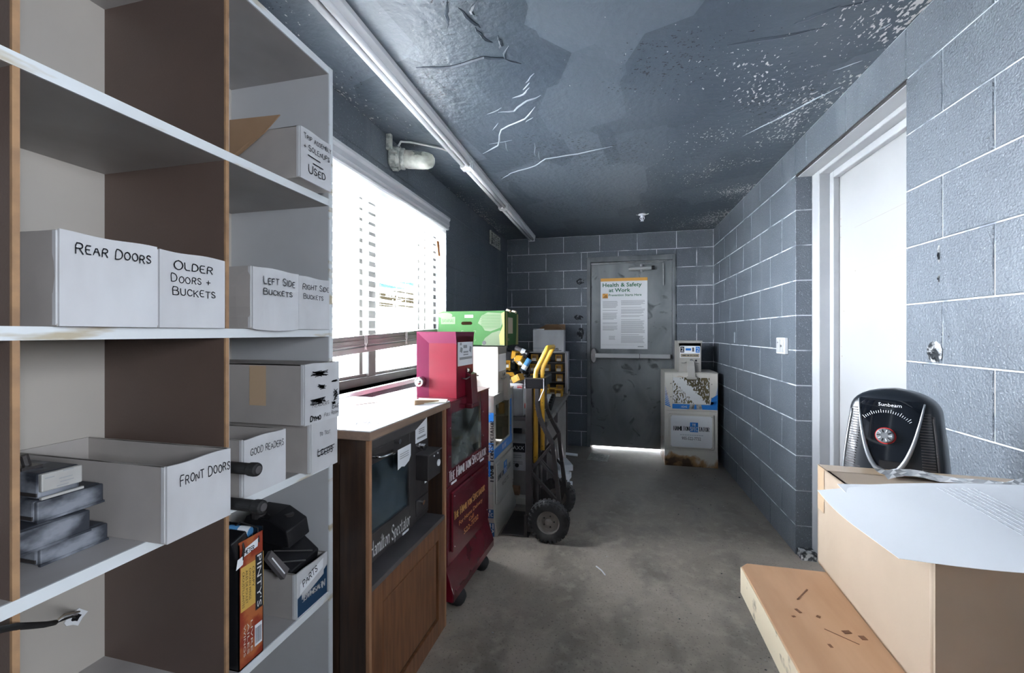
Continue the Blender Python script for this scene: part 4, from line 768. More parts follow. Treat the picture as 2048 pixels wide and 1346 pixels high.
for yy in (y0+.018, y0+.285): MB().box(vb, vb+.002, yy, yy+.045, dz0+.001, dz0+.009).build('hinge_plate', 'paper', dr)
MB().box(vb-.03, vb-.01, DY1+.004, y1-.05, dz0, .90).build('coin_panel', 'black_metal', cb, bevel=.002)
cm = MB().box(vb-.03, vb+.045, DY1+.02, y1-.045, .685, .79).build('coin_box', 'black_metal', cb, bevel=.004); MB().box(vb-.03, vb+.052, DY1+.018, y1-.043, .788, .794).build('coin_box_lid', 'grey_metal', cm, bevel=.002)
MB().cyl((vb+.045, y1-.068, .735), (vb+.049, y1-.068, .735), .014, None, 14).cyl((vb+.045, y1-.11, .775), (vb+.048, y1-.11, .775), .004, None, 8).cyl((vb+.045, y1-.075, .778), (vb+.048, y1-.075, .778), .004, None, 8).build('coin_slot', 'paper', cm)
MB().box(vb-.012, vb-.004, DY1+.015, y1-.06, dz0+.02, .605).build('cash_door', 'black_metal', cb, bevel=.003); MB().cyl((vb-.006, DY1+.06, .585), (vb+.006, DY1+.06, .583), .010, None, 12).build('cash_lock', 'chrome', cb)
rect(cb, (vb-.01, DY1+.012, .835), YP, ZP, .105, .115, 'paper', 'instruction_label', off=.001)
onplane([[(.03, .05-.008*i), (.08, .05-.008*i), (.08, .054-.008*i), (.03, .054-.008*i)] for i in range(3)]+[[(.015, .014), (.09, .014), (.09, .022), (.015, .022)]], (vb-.01, DY1+.012, .835), YP, ZP, .002).build('small_print', 'print_grey', cb)
onplane([[(.012, .09), (.024, .086), (.028, .10), (.016, .105)], [(.075, .09), (.09, .088), (.09, .108), (.078, .106)]], (vb-.01, DY1+.012, .835), YP, ZP, .002).build('red_marks', 'red_print', cb)
MB().cyl((vb-.01, DY1+.045, .818), (vb+.02, DY1+.045, .816), .013, None, 14).build('coin_return', 'chrome', cb)
rect(cb, (vb+.0, DY1+.075, .655), YP, ZP, .02, .014, 'paper', 'small_sticker', off=.001)
# bits lying on the counter
rr = random.Random(11)
single('wood_wedge', MB().extr([(-.80, 1.60, .9855), (-.735, 1.70, .9855), (-.735, 1.70, .993), (-.80, 1.60, 1.006)], (-.012, .008, 0)), 'kraft', 'thin tan wooden wedge lying on the white counter by the red box', 'wood strip')
single('cardboard_sheet', MB().extr([(-.80, 1.62, .9855), (-.70, 1.69, .9855), (-.72, 1.76, .9855), (-.86, 1.76, .9855)], (0, 0, .004)), 'paper_cream', 'pale cardboard sheet at the counter corner against the red box', 'cardboard')
mat('brown_card', (.16, .07, .05), .6)
single('brown_card', MB().extr([(-1.10, 1.60, .9855), (-1.04, 1.545, .9855), (-.985, 1.63, .9855), (-1.05, 1.69, .9855)], (0, 0, .0015)), 'brown_card', 'dark brown card lying flat on the white counter near the window', 'card')
single('paper_scrap', MB().extr([(-1.09, 1.70, .9875), (-1.02, 1.63, .9875), (-.93, 1.72, .9855), (-1.06, 1.80, .9885)], (0, 0, .0008)), 'paper_cream', 'curled cream paper scrap beside the brown card on the counter', 'paper')
mb = MB()
for i in range(140):
    t = rr.gauss(0, 1); s_ = rr.gauss(0, 1); z = .98535; x = -.80+.028*t; y = 1.26+.035*s_; d = rr.uniform(.0008, .003); a = rr.uniform(0, 3)
    mb.extr([(x+d*math.cos(a+k*1.57), y+d*math.sin(a+k*1.57), z) for k in range(4)], (0, 0, .0006))
o = single('grit', mb, 'print_grey', 'grey grit scattered on the white counter corner', 'grit'); o['kind'] = 'stuff'
# ------------------------------------------------------------------ newspaper vending boxes
def news_box(label, loc, rz, W, D, H, z0, mbody, mside, mhead, mfront, pane, win, pan, hw=.205, hd=.19, hh=.30, hy=0.0, hx=0.0, flare=.035, casters=False, mflare=None, ch=(-.02, .06), knob=True):
    r = thing('newspaper_box', label, 'newspaper box', loc, rz, 'newspaper vending boxes'); f = D/2; h = W/2; mflare = mflare or mfront
    MB().extr([(-f, -h, z0), (f+flare-.004, -h, z0), (f+flare-.004, -h, z0+.035), (f-.012, -h, z0+.165), (f-.012, -h, H-.004), (-f, -h, H-.004)], (0, .003, 0)).build('side_panel', mside, r)
    MB().extr([(-f, h, z0), (f+flare-.004, h, z0), (f+flare-.004, h, z0+.035), (f-.012, h, z0+.165), (f-.012, h, H-.004), (-f, h, H-.004)], (0, -.003, 0)).build('side_panel', mside, r)
    MB().box(-f, f-.014, -h+.003, h-.003, z0+.004, H-.006).build('body', mbody, r)
    MB().extr([(-f, -h-.002, H-.006), (f+.004, -h-.002, H-.006), (f+.004, -h-.002, H-.001), (f-.05, -h-.002, H+.004), (-f, -h-.002, H+.004)], (0, W+.004, 0)).build('top_panel', mbody, r, bevel=.0015)
    MB().extr([(f-.013, -h+.002, z0+.165), (f+flare, -h+.002, z0+.035), (f+flare, -h+.002, z0), (f-.013, -h+.002, z0)], (0, W-.004, 0)).build('kick_panel', mflare, r, bevel=.002)
    wy0, wy1, wz0, wz1 = win
    dm = .545*(H-z0)+z0 if pan is None else pan[1]+.012
    dr = MB().box(f-.014, f, -h+.003, wy0, dm, H-.008).box(f-.014, f, wy1, h-.003, dm, H-.008).box(f-.014, f, wy0, wy1, dm, wz0).box(f-.014, f, wy0, wy1, wz1, H-.008).build('door', mfront, r, bevel=.002)
    MB().box(f-.007, f-.004, wy0-.001, wy1+.001, wz0-.001, wz1+.001).build('pane', pane, dr)
    for yy, zz in ((wy0-.018, wz0+.06), (wy0-.018, wz1-.06), (wy1+.018, wz0+.06), (wy1+.018, wz1-.06), (0, wz1+.018)): MB().lathe([(.005, 0), (.004, .003)], (f, yy, zz), XP, 8, True).build('rivet', 'chrome', dr)
    MB().box(f-.014, f-.002, -h+.003, h-.003, z0+.150, dm-.004).build('lower_panel', mfront, r, bevel=.002)
    if pan:
        a, b = h-.035, pan
        MB().extr([(f-.002, -a, b[0]), (f-.002, a, b[0]), (f-.002, a, b[1]-.02), (f-.002, -a, b[1]-.02)], (.012, 0, 0)).build('panel_moulding', mfront, r, bevel=.008, seg=1)
        for yy in (-a+.022, a-.022):
            for zz in (b[0]+.022, b[1]-.042): MB().lathe([(.004, 0), (.003, .003)], (f+.010, yy, zz), XP, 8, True).build('rivet', 'chrome', r)
    # coin head: core, mitred hood, label, coin chute
    hx0 = f-.02-hd+hx; hx1 = f-.005+hx; y0, y1 = hy-hw/2, hy+hw/2; zt = H+hh
    MB().box(hx0+.03, hx1, y0, y1, H, zt-.02).build('coin_head', mhead, r, bevel=.002)
    hd_ = MB()
    for yy, s_ in ((y0, -1), (y1, 1)):
        P = lambda x, z, o: (x, yy+s_*o, z)
        hd_.poly([P(hx0, zt, .012), P(hx1, zt, .012), P(hx1-.012, zt-.055, 0), P(hx0+.06, zt-.055, 0)]); hd_.poly([P(hx0, zt, .012), P(hx0+.06, zt-.055, 0), P(hx0+.06, H+.002, 0), P(hx0, H+.002, .012)])
        hd_.poly([P(hx1, zt, .012), P(hx1-.012, zt-.055, 0), P(hx1, zt-.06, 0)])
    hd_.poly([(hx0, y0-.012, zt), (hx1, y0-.012, zt), (hx1, y1+.012, zt), (hx0, y1+.012, zt)]); hd_.poly([(hx0, y0-.012, H+.002), (hx0, y1+.012, H+.002), (hx0, y1+.012, zt), (hx0, y0-.012, zt)])
    hd_.poly([(hx1, y0-.012, zt), (hx1, y1+.012, zt), (hx1, y1, zt-.06), (hx1, y0, zt-.06)])
    hd_.build('hood', mhead if mhead != 'crimson' else 'maroon_light', r)
    if knob:
        kn = MB().lathe([(.018, 0), (.024, .004), (.024, .026), (.020, .030), (.016, .028)], (hx0+.024, y0-.006, H+.075), (0, -1, 0), 18, True).build('lock', 'steel', r); MB().lathe([(.015, .027), (.006, .033), (0.0, .034)], (hx0+.024, y0-.006, H+.075), (0, -1, 0), 12).build('keyway', 'chrome', kn)
    lp = MB().box(hx1, hx1+.002, y0+.012, y1-.012, zt-.165, zt-.050).build('instruction_plate', 'paper', r, bevel=.001)
    MB().lathe([(.012, 0), (.012, .012), (.006, .016)], (hx1, hy+.01, zt-.19), XP, 12, True).build('coin_button', 'chrome', r); MB().lathe([(.009, 0), (.009, .004)], (hx1, hy+.055, zt-.192), XP, 10, True).build('coin_slot', 'black_plastic', r)
    ct = MB().extr([(hx1, hy+ch[0], H+.115), (hx1+.030, hy+ch[0], H+.105), (f+.034, hy+ch[0], H-.045), (f, hy+ch[0], H-.055), (f, hy+ch[0], H), (hx1, hy+ch[0], H)], (0, ch[1]-ch[0], 0)).build('coin_chute', mhead if mhead != 'crimson' else 'maroon', r, bevel=.003)
    MB().box(f, f+.036, hy+ch[0]-.012, hy+ch[1]+.012, H-.062, H-.038).build('chute_foot', mhead if mhead != 'crimson' else 'maroon', ct, bevel=.006)
    MB().tube([(hx1, hy+ch[0]-.045, H+.09), (hx1+.022, hy+ch[0]-.045, H+.088), (hx1+.024, hy+ch[0]-.004, H+.094)], .004, 6).tube([(hx1, hy+ch[1]+.04, H+.09), (hx1+.022, hy+ch[1]+.04, H+.088), (hx1+.024, hy+ch[1]+.004, H+.094)], .004, 6).build('pull_bracket', 'steel', r, smooth=True)
    for zz in (H+.095, H+.075): MB().lathe([(.0045, 0), (.004, .002)], (hx1+.027, hy+(ch[0]+ch[1])/2, zz), XP, 8, True).build('rivet', 'black_plastic', ct)
    if casters:
        for sx in (-1, 1):
            for sy in (-1, 1):
                cx, cy = (f-.002 if sx > 0 else -f+.06), sy*(h-.115); c_ = MB().lathe([(0, -.042), (.022, -.036), (.036, -.018), (.042, 0), (.036, .018), (.022, .036), (0, .042)], (cx, cy, .0425), (.6, .8, .1), 18).build('ball_caster', 'black_rubber', r, smooth=True); MB().cyl((cx, cy, .05), (cx, cy, z0+.005), .012, None, 10).box(cx-.028, cx+.028, cy-.028, cy+.028, z0-.004, z0).build('caster_stem', 'steel', c_)
    return r, f, h
mat('maroon_light', (0.16, 0.012, 0.05), 0.4, spec=.3)
# red box
W = .535
nb, f, h = news_box('maroon newspaper box on ball casters with a bright red coin head', (-.705-.20, 1.772+W/2, 0), math.radians(-3.6), W, .40, .975, .085, 'maroon', 'crimson', 'crimson', 'maroon', 'scratched_glass', (-W/2+.045, W/2-.11, .665, .915), (.285, .580), casters=True, hy=-.055, hh=.315, ch=(.0, .075), flare=.03)
MB().box(f-.013, f-.009, -W/2+.05, W/2-.115, .67, .91).build('display_plate', 'grey_metal', nb)
pen(nb, 'THE HAMILTON SPECTATOR', (f, -h+.012, .612), YP, ZP, .046, 'white_lettering', style='roman', width=.475, small=.82, lw=.15, gap=.16)
pen(nb, 'THE HAMILTON SPECTATOR', (f+.010, -h+.045, .430), YP, ZP, .036, 'gold_lettering', style='roman', width=.395, small=.82, lw=.15, gap=.16)
typ(nb, 'For Home Delivery', (f+.010, -.015, .382), YP, ZP, .022, 'gold_lettering', width=.30, align='CENTER'); typ(nb, 'Call', (f+.010, -.015, .350), YP, ZP, .022, 'gold_lettering', width=.060, align='CENTER'); typ(nb, '522-7732', (f+.010, -.015, .315), YP, ZP, .026, 'gold_lettering', width=.185, align='CENTER')
for yy in (-h+.04, h-.14): MB().box(f, f+.002, yy, yy+.055, .593, .603).build('hinge_plate', 'paper', nb)
hx1 = f-.005; zt = .975+.315; yl = -.055-.205/2+.012
onplane([[(.014, .03), (.17, .03), (.17, .042), (.014, .042)], [(.018, .07), (.045, .062), (.052, .085), (.028, .092)], [(.13, .07), (.155, .06), (.165, .088), (.14, .094)], [(.06, .062), (.12, .062), (.12, .07), (.06, .07)], [(.06, .05), (.12, .05), (.12, .056), (.06, .056)], [(.06, .085), (.105, .085), (.105, .1), (.06, .1)], [(.02, .10), (.04, .10), (.04, .112), (.02, .112)]], (hx1+.002, yl, zt-.165), YP, ZP, .001).build('instruction_print', 'print_grey', nb)
MB().lathe([(.008, 0), (.008, .006)], (f-.05, -h, .80), (0, -1, 0), 10, True).build('side_lock', 'gold_lettering', nb)
# white box printed with the paper's name
W = .515
nb, f, h = news_box('white newspaper box with a blue printed side, behind the maroon one', (-.735-.20, 2.560+W/2, 0), math.radians(-.5), W, .40, .888, .0, 'enamel', 'enamel', 'enamel', 'enamel', 'olive_glass', (-W/2+.05, W/2-.12, .555, .820), (.185, .470), flare=.022, hy=-.035, hh=.305, ch=(.01, .085))
MB().box(f-.013, f-.009, -W/2+.055, W/2-.125, .56, .815).build('display_plate', 'tan', nb)
rect(nb, (f, -h+.01, .482), YP, ZP, W-.05, .062, 'spec_blue', 'blue_band'); rect(nb, (f, W/2-.105, .5), YP, ZP, .05, .33, 'spec_blue', 'blue_band', off=.0004)
pen(nb, 'THE SPEC', (f, -.06, .498), YP, ZP, .028, 'white_lettering', style='roman', width=.11, lw=.14, off=.001)
pen(nb, 'HAMILTON', (f+.010, -h+.055, .330), YP, ZP, .034, 'ink', style='roman', width=.15, lw=.15); rect(nb, (f+.010, -h+.205, .325), YP, ZP, .08, .085, 'spec_blue', 'blue_block'); pen(nb, 'SPEC', (f+.010, -h+.207, .330), YP, ZP, .034, 'white_lettering', style='roman', width=.075, lw=.15, off=.0015); pen(nb, 'THE', (f+.010, -h+.225, .378), YP, ZP, .022, 'white_lettering', style='roman', width=.042, lw=.15, off=.0015); pen(nb, 'TATOR', (f+.010, -h+.290, .330), YP, ZP, .034, 'ink', style='roman', width=.095, lw=.15)
typ(nb, '905-522-7732', (f+.010, -.01, .262), YP, ZP, .028, 'ink', width=.17, align='CENTER')
# printed strip on its left side (faces the viewer): local -y face, text reads along +x
def sd(x, z): return (x, -h-.0005, z)
xa = f-.105
mat('print_pale', (.42, .47, .52), .6)
for (x, z, w_, hh_) in ((.0, .835, .03, .03), (.065, .72, .04, .06), (.045, .53, .06, .06), (.0, .375, .085, .10), (.04, .115, .065, .055), (.045, .0, .065, .085)): rect(nb, sd(xa+x, z), XP, ZP, w_, hh_, 'spec_blue' if z > .3 else 'spec_navy', 'blue_block', off=.0006)
for (t, x, z, s_, wd, m_) in (('TON', .0, .765, .03, .055, 'ink'), ('SPEC', .0, .735, .02, .05, 'print_pale'), ('E', .012, .430, .035, .03, 'white_lettering'), ('EC', .0, .385, .04, .075, 'white_lettering'), ('SPEC', .0, .490, .025, .06, 'print_pale'), ('THE', .0, .512, .016, .045, 'print_pale'), ('TON', .0, .352, .022, .05, 'print_grey'), ('LIFE', .005, .290, .028, .085, 'print_pale'), ('HAMILTON', .0, .262, .018, .1, 'print_grey'), ('THE', .015, .215, .028, .075, 'print_grey'), ('SPEC', .0, .180, .030, .1, 'print_grey'), ('THE', .052, .152, .014, .04, 'white_lettering'), ('SPEC', .042, .125, .022, .06, 'white_lettering'), ('TODAY', .04, .095, .016, .065, 'print_grey'), ('TH', .055, .050, .03, .05, 'white_lettering'), ('SP', .05, .008, .036, .055, 'white_lettering'), ('THE', .06, .565, .012, .035, 'white_lettering'), ('SPEC', .05, .540, .02, .05, 'white_lettering'), ('PEL', .0, .630, .028, .06, 'ink')):
    pen(nb, t, sd(xa+x, z), XP, ZP, s_, m_, style='roman', width=wd, lw=.13, off=.0012)
pen(nb, 'HAMILTON', sd(xa+.105, .345), ZP, (-1, 0, 0), .022, 'ink', style='roman', width=.20, lw=.15, off=.0012); pen(nb, 'SPECTATOR', sd(xa+.105, .56), ZP, (-1, 0, 0), .022, 'ink', style='roman', width=.17, lw=.15, off=.0012); pen(nb, 'HAMILTON', sd(xa+.085, .77), ZP, (-1, 0, 0), .018, 'print_grey', style='roman', width=.10, lw=.15, off=.0012)
MB().box(-.10, .10, -h-.0009, -h-.0004, .02, .30).build('print_patch', 'enamel', nb) if False else None
# rusty white box by the steel door (faces the viewer)
W = .478
nb, f, h = news_box('rusty white newspaper box with a torn window standing by the steel door', (.720, 4.345+.19, 0), math.radians(-90), W, .38, .903, .0, 'rusty_enamel', 'rusty_enamel', 'enamel', 'rusty_enamel', 'shredded_window', (-.165, .165, .605, .855), (.17, .525), flare=.004, hw=.205, hh=.305, hx=-.06, ch=(-.030, .035), knob=False)
bp = []
for i in range(12):
    t = i/11; bp.append([(0.003, .585+.23*t*.9), (.003+.05*(1-t), .565+.22*t*.9), (.003+.05*(1-t), .57+.22*t*.9+.004*(1-t)), (.003, .585+.23*t*.9+.012*(1-t)+.002)])
onplane([[(p[0]-h, p[1]) for p in q_] for q_ in bp]+[[(h-p[0], p[1]) for p in q_][::-1] for q_ in bp], (f, 0, 0), YP, ZP, .0008).build('blue_halftone', 'spec_blue', nb)
onplane([[(-.17, .552), (h-.006, .552), (h-.006, .64), (.175, .625), (.172, .598), (-.17, .598)], [(.172, .60), (.235, .61), (.235, .70), (.18, .66)]], (f, 0, 0), YP, ZP, .0007).build('blue_band', 'spec_blue', nb)
onplane([[(-.02, .552), (.02, .552), (.035, .60), (-.01, .60)], [(.05, .552), (.10, .552), (.09, .598), (.045, .598)], [(.0, .556), (.03, .56), (.02, .585)]], (f, 0, 0), YP, ZP, .0012).build('torn_paper', 'newsprint', nb)
pen(nb, 'HOME', (f, -.09, .564), YP, ZP, .018, 'white_lettering', width=.055, lw=.18, off=.0012)
rect(nb, (f+.010, -.185, .188), YP, ZP, .37, .30, 'poster_white', 'sign_plate', off=.0006)
pen(nb, 'HAMILTON', (f+.010, -.160, .345), YP, ZP, .040, 'ink', style='roman', width=.145, lw=.15, off=.001); rect(nb, (f+.010, -.012, .335), YP, ZP, .072, .092, 'spec_blue', 'blue_block', off=.0009)
pen(nb, 'THE', (f+.010, .004, .395), YP, ZP, .022, 'white_lettering', style='roman', width=.040, lw=.15, off=.0016); pen(nb, 'SPEC', (f+.010, -.010, .345), YP, ZP, .040, 'white_lettering', style='roman', width=.068, lw=.15, off=.0016); pen(nb, 'TATOR', (f+.010, .064, .345), YP, ZP, .040, 'ink', style='roman', width=.096, lw=.15, off=.001)
onplane([[(-.10+i*.021, .302), (-.084+i*.021, .302), (-.084+i*.021, .308), (-.10+i*.021, .308)] for i in range(10)], (f+.010, 0, 0), YP, ZP, .001).build('small_print', 'print_pale', nb)
typ(nb, '905-522-7732', (f+.010, 0, .258), YP, ZP, .030, 'ink', width=.170, align='CENTER', off=.001)
hx1 = f-.005-.06; zt = .903+.305
onplane([[(.004, .005), (.175, .005), (.175, .04), (.004, .04)]], (hx1+.002, -.09, zt-.165), YP, ZP, .0008).build('name_plate', 'tan', nb); rect(nb, (hx1+.002, -.088, zt-.115), YP, ZP, .036, .058, 'ink', 'price_block', off=.001); rect(nb, (hx1+.002, .052, zt-.115), YP, ZP, .036, .058, 'spec_blue', 'price_block', off=.001)
typ(nb, '2', (hx1+.002, -.070, zt-.105), YP, ZP, .040, 'white_lettering', align='CENTER', off=.0016); typ(nb, '2', (hx1+.002, .070, zt-.105), YP, ZP, .040, 'white_lettering', align='CENTER', off=.0016)
rect(nb, (hx1+.002, -.04, zt-.095), YP, ZP, .05, .022, 'spec_blue', 'print_patch', off=.001); rect(nb, (hx1+.002, .02, zt-.105), YP, ZP, .018, .04, 'grey_metal', 'print_patch', off=.001); pen(nb, 'HAMILTON SPECTATOR', (hx1+.002, -.075, zt-.150), YP, ZP, .014, 'ink', style='roman', width=.15, lw=.16, off=.0016)
# ------------------------------------------------------------------ hand truck
ht = thing('hand_truck', 'black hand truck with yellow handles and pneumatic tyres', 'hand truck', (-.45, 2.78, 0))
YN, YF = 2.625, 2.925
for Y in (YN, YF):
    MB().box(-.543, -.500, Y-.018, Y+.018, .03, .975).build('upright', 'black_metal', ht, True, bevel=.004)
    P = [(-.470, Y, .95), (-.470, Y, .83), (-.455, Y, .755), (-.428, Y, .69), (-.372, Y, .590), (-.352, Y, .40), (-.330, Y, .22)]
    b_ = MB()
    for a, c_ in zip(P, P[1:]): b_.bar(a, c_, .030, .026, up=(1, 0, .2))
    b_.build('rear_brace', 'black_metal', ht, True, bevel=.003)
    MB().bar((-.375, Y, .585), (-.505, Y, .425), .022, .018, up=(1, 0, 0)).build('strut', 'black_metal', ht, True, bevel=.002)
    MB().bar((-.505, Y, .400), (-.335, Y, .225), .022, .018, up=(1, 0, 0)).build('strut', 'black_metal', ht, True, bevel=.002)
    MB().bar((-.455, Y, .480), (-.345, Y, .36), .018, .014, up=(1, 0, 0)).build('strut', 'black_metal', ht, True, bevel=.002)
    MB().extr([(-.50, Y-.006, .05), (-.36, Y-.006, .085), (-.315, Y-.006, .235), (-.345, Y-.006, .245), (-.40, Y-.006, .16), (-.50, Y-.006, .20)], (0, .012, 0)).build('wheel_bracket', 'black_metal', ht, True)
MB().box(-.545, -.425, YN-.022, YN+.022, .935, 1.0).build('top_bracket', 'black_plastic', ht, True, bevel=.005); MB().box(-.545, -.425, YF-.022, YF+.022, .935, 1.0).build('top_bracket', 'black_plastic', ht, True, bevel=.005)
MB().box(-.445, -.42, YN+.02, YF-.02, .945, .998).box(-.545, -.525, YN+.02, YF-.02, .945, .998).build('crossbar', 'black_plastic', ht, True, bevel=.004)
MB().tube([(-.545, YN-.024, .935), (-.545, YN-.024, .999), (-.425, YN-.024, .999), (-.425, YN-.024, .93), (-.455, YN-.02, .86)], .004, 6).build('bright_edge', 'steel', ht, True)
for zz in (.43, .20, .72): MB().box(-.535, -.51, YN+.018, YF-.018, zz-.012, zz+.012).build('rung', 'black_metal', ht, True, bevel=.003)
MB().cyl((-.50, YN+.10, .42), (-.50, YN+.10, .06), .022, None, 14).build('stair_tube', 'black_metal', ht, True)
pa = [(-.484, YN+.016, .46), (-.484, YN+.016, 1.02), (-.478, YN+.016, 1.05), (-.415, YN+.016, 1.175), (-.408, YN+.03, 1.19), (-.408, YF-.03, 1.19), (-.415, YF-.016, 1.175), (-.478, YF-.016, 1.05), (-.484, YF-.016, 1.02), (-.484, YF-.016, .47)]
MB().tube(pa, .0155, 12).build('handle', 'yellow', ht, True, smooth=True)
for Y in (YN+.016, YF-.016):
    for zz in (.50, .80): MB().cyl((-.484, Y-.017, zz), (-.484, Y+.017, zz), .003, None, 6).build('pin', 'black_plastic', ht, True)
MB().box(-.700, -.52, YN-.03, YF+.03, .001, .008).box(-.55, -.53, YN-.03, YF+.03, .001, .14).build('nose_plate', 'black_metal', ht, True, bevel=.002)
MB().cyl((-.39, YN-.07, .1275), (-.39, YF+.07, .1275), .009, None, 10).build('axle', 'steel', ht, True)
def wheel(Yc):
    w_ = MB(); pr = [(.068, -.030), (.085, -.034), (.105, -.034), (.120, -.027), (.1265, -.012), (.1275, 0), (.1265, .012), (.120, .027), (.105, .034), (.085, .034), (.068, .030)]
    ty = MB().lathe(pr, (-.39, Yc, .1275), YP, 40).build('tyre', 'tyre', ht, True, smooth=True)
    tr = MB()
    for i in range(26):
        t = 2*math.pi*i/26
        for s_ in (-1, 1):
            t2 = t+(.12 if s_ > 0 else 0); u = Vector((math.cos(t2), 0, math.sin(t2))); tg = Vector((-math.sin(t2), 0, math.cos(t2)))
            M = Matrix(((tg.x, 0, u.x, 0), (tg.y, 1, u.y, 0), (tg.z, 0, u.z, 0), (0, 0, 0, 1)))
            tr.cbox(Vector((-.39, Yc+s_*.016, .1275))+u*.1235, (.019, .024, .008), M)
            tr.cbox(Vector((-.39, Yc+s_*.0315, .1275))+u*.111, (.014, .008, .016), M)
    tr.build('tread', 'tyre', ty, True)
    rm = MB().lathe([(.070, -.031), (.066, -.028), (.062, -.012), (.045, -.008), (.020, -.010), (.020, -.026), (.010, -.030), (.0, -.030)], (-.39, Yc, .1275), YP, 28).lathe([(.070, .031), (.066, .028), (.062, .012), (.020, .010), (.012, .028), (0, .028)], (-.39, Yc, .1275), YP, 28).build('wheel_rim', 'rim', ht, True, smooth=False)
    for i in range(5):
        t = 2*math.pi*i/5; c_ = Vector((-.39+.034*math.cos(t), Yc-.0085, .1275+.034*math.sin(t))); MB().cyl(c_, c_+Vector((0, -.005, 0)), .005, None, 6).build('wheel_bolt', 'black_metal', rm, True)
wheel(YN-.045); wheel(YF+.055)
# ------------------------------------------------------------------ table and clutter in the far left corner
TZ = .655
tb = thing('work_table', 'grey work table in the far corner behind the hand truck', 'table', (-.83, 3.8, 0))
MB().box(-1.21, -.462, 3.085, 4.58, TZ-.028, TZ).build('table_top', 'table_grey', tb, True, bevel=.003)
for x, y in ((-1.19, 3.11), (-.50, 3.11), (-1.19, 4.53), (-.50, 4.53)): MB().box(x-.016, x+.016, y-.016, y+.016, 0, TZ-.028).build('leg', 'grey_metal', tb, True, bevel=.002)
MB().box(-1.17, -.52, 3.08, 3.10, TZ-.08, TZ-.028).box(-.51, -.49, 3.1, 4.52, TZ-.08, TZ-.028).build('apron', 'table_grey', tb, True)
# open white box on its side holding yellow parts
pb_ = thing('shelf_box', 'large white box lying on its side on the table, full of yellow parts', 'box', (-.80, 4.55, TZ))
bx0, bx1, by0, by1, bz0, bz1 = -1.13, -.492, 4.42, 4.80, TZ+.001, TZ+.425
MB().box(bx0, bx1, by1-.005, by1, bz0, bz1).box(bx0, bx0+.006, by0, by1, bz0, bz1).box(bx0, bx1, by0, by1, bz0, bz0+.005).box(bx0, bx1, by0, by1, bz1-.006, bz1).box(bx1-.006, bx1, by0, by1, bz0, bz1).build('carton', 'white_board', pb_, True)
MB().box(bx0+.008, bx1-.008, by1-.010, by1-.006, bz0+.008, bz1-.008).build('lining', 'black_metal', pb_, True)
for k in range(1, 4): MB().box(bx0+.01, bx1-.01, by0+.03, by1-.012, bz0+.105*k-.003, bz0+.105*k+.003).build('tier', 'grey_metal', pb_, True)
MB().extr([(bx1-.002, by0, bz0), (bx1+.03, by0-.10, bz0+.01), (bx1+.03, by0-.10, bz1+.012), (bx1-.002, by0, bz1)], (.004, .001, 0)).build('flap', 'white_board', pb_, True)
proto = None; n = 0
def bracket(loc, rz, tilt, label):
    global proto, n
    if proto is None:
        proto = thing('yellow_bracket', label, 'bracket', loc, rz, 'yellow moulded brackets in the corner boxes')
        MB().box(-.036, .036, -.02, .03, -.036, -.026).box(-.036, .036, -.02, .03, .026, .036).box(-.036, -.026, -.02, .03, -.026, .026).box(.026, .036, -.02, .03, -.026, .026).build('frame', 'yellow_part', proto, bevel=.003)
        MB().box(-.026, .026, .02, .028, -.026, .026).build('back', 'kraft', proto); MB().box(-.024, .024, -.022, .01, -.034, -.006).build('insert', 'paper_cream', proto, bevel=.002)
        o = proto
    else:
        o = proto.copy(); C.objects.link(o); o['label'] = label
        for c_ in proto.children: d = c_.copy(); C.objects.link(d); d.parent = o
    o.location = loc; o.rotation_euler = (tilt, 0, rz); return o
pos = ['leftmost', 'second from left', 'second from right', 'rightmost']; row = ['bottom', 'second', 'third', 'top']
for rr_ in range(4):
    for cc in range(4):
        zz = bz0+.048+.105*rr_ if rr_ else bz0+.042
        bracket((bx1-.075-.135*(3-cc)+random.uniform(-.008, .008), by0+.055, zz), random.uniform(-.3, .15), random.uniform(-.1, .1), 'yellow bracket %s in the %s row of the white box on its side' % (pos[cc], row[rr_]))
# black lid sheet and open carton on top of it
single('black_tray', MB().grid(lambda u, v: Vector((-1.17+.31*u, 4.33+.30*v, bz1+.006+.030*(1-u)**2*.9)), 12, 4), 'black_plastic', 'curved black plastic sheet lying on the big white box', 'tray', thick=.004)
oc = thing('open_carton', 'white carton with open brown flaps on top of the big white box', 'box', (-.69, 4.62, bz1+.002), math.radians(3))
a, hh_ = .165, .235
MB().box(-a, a, -.14, -.136, 0, hh_).box(-a, a, .136, .14, 0, hh_).box(-a, -a+.004, -.136, .136, 0, hh_).box(a-.004, a, -.136, .136, 0, hh_).box(-a, a, -.14, .14, 0, .004).build('carton', 'white_board', oc)
MB().extr([(a, -.14, hh_), (a, .14, hh_), (a-.075, .14, hh_+.06), (a-.075, -.14, hh_+.06)], (.003, 0, .003)).extr([(-a, .137, hh_), (a, .137, hh_), (a, .10, hh_+.065), (-a+.12, .10, hh_+.065)], (0, .003, 0)).build('flap', 'kraft', oc)
rect(oc, (.03, -.1405, .012), XP, ZP, .11, .006, 'ink', 'black_print'); pen(oc, 'NS', (.06, -.1405, .022), XP, ZP, .018, 'ink', width=.05, lw=.2); rect(oc, (-a, -.1405, .035), XP, ZP, .22, .008, 'print_pale', 'print_line')
o = single('white_bowl', MB().lathe([(.02, 0), (.05, .012), (.062, .04), (.058, .04), (.045, .015)], (-.80, 4.56, bz1+.21), ZP, 18), 'paper', 'white rounded item poking out of the open carton', 'bowl', smooth=True)
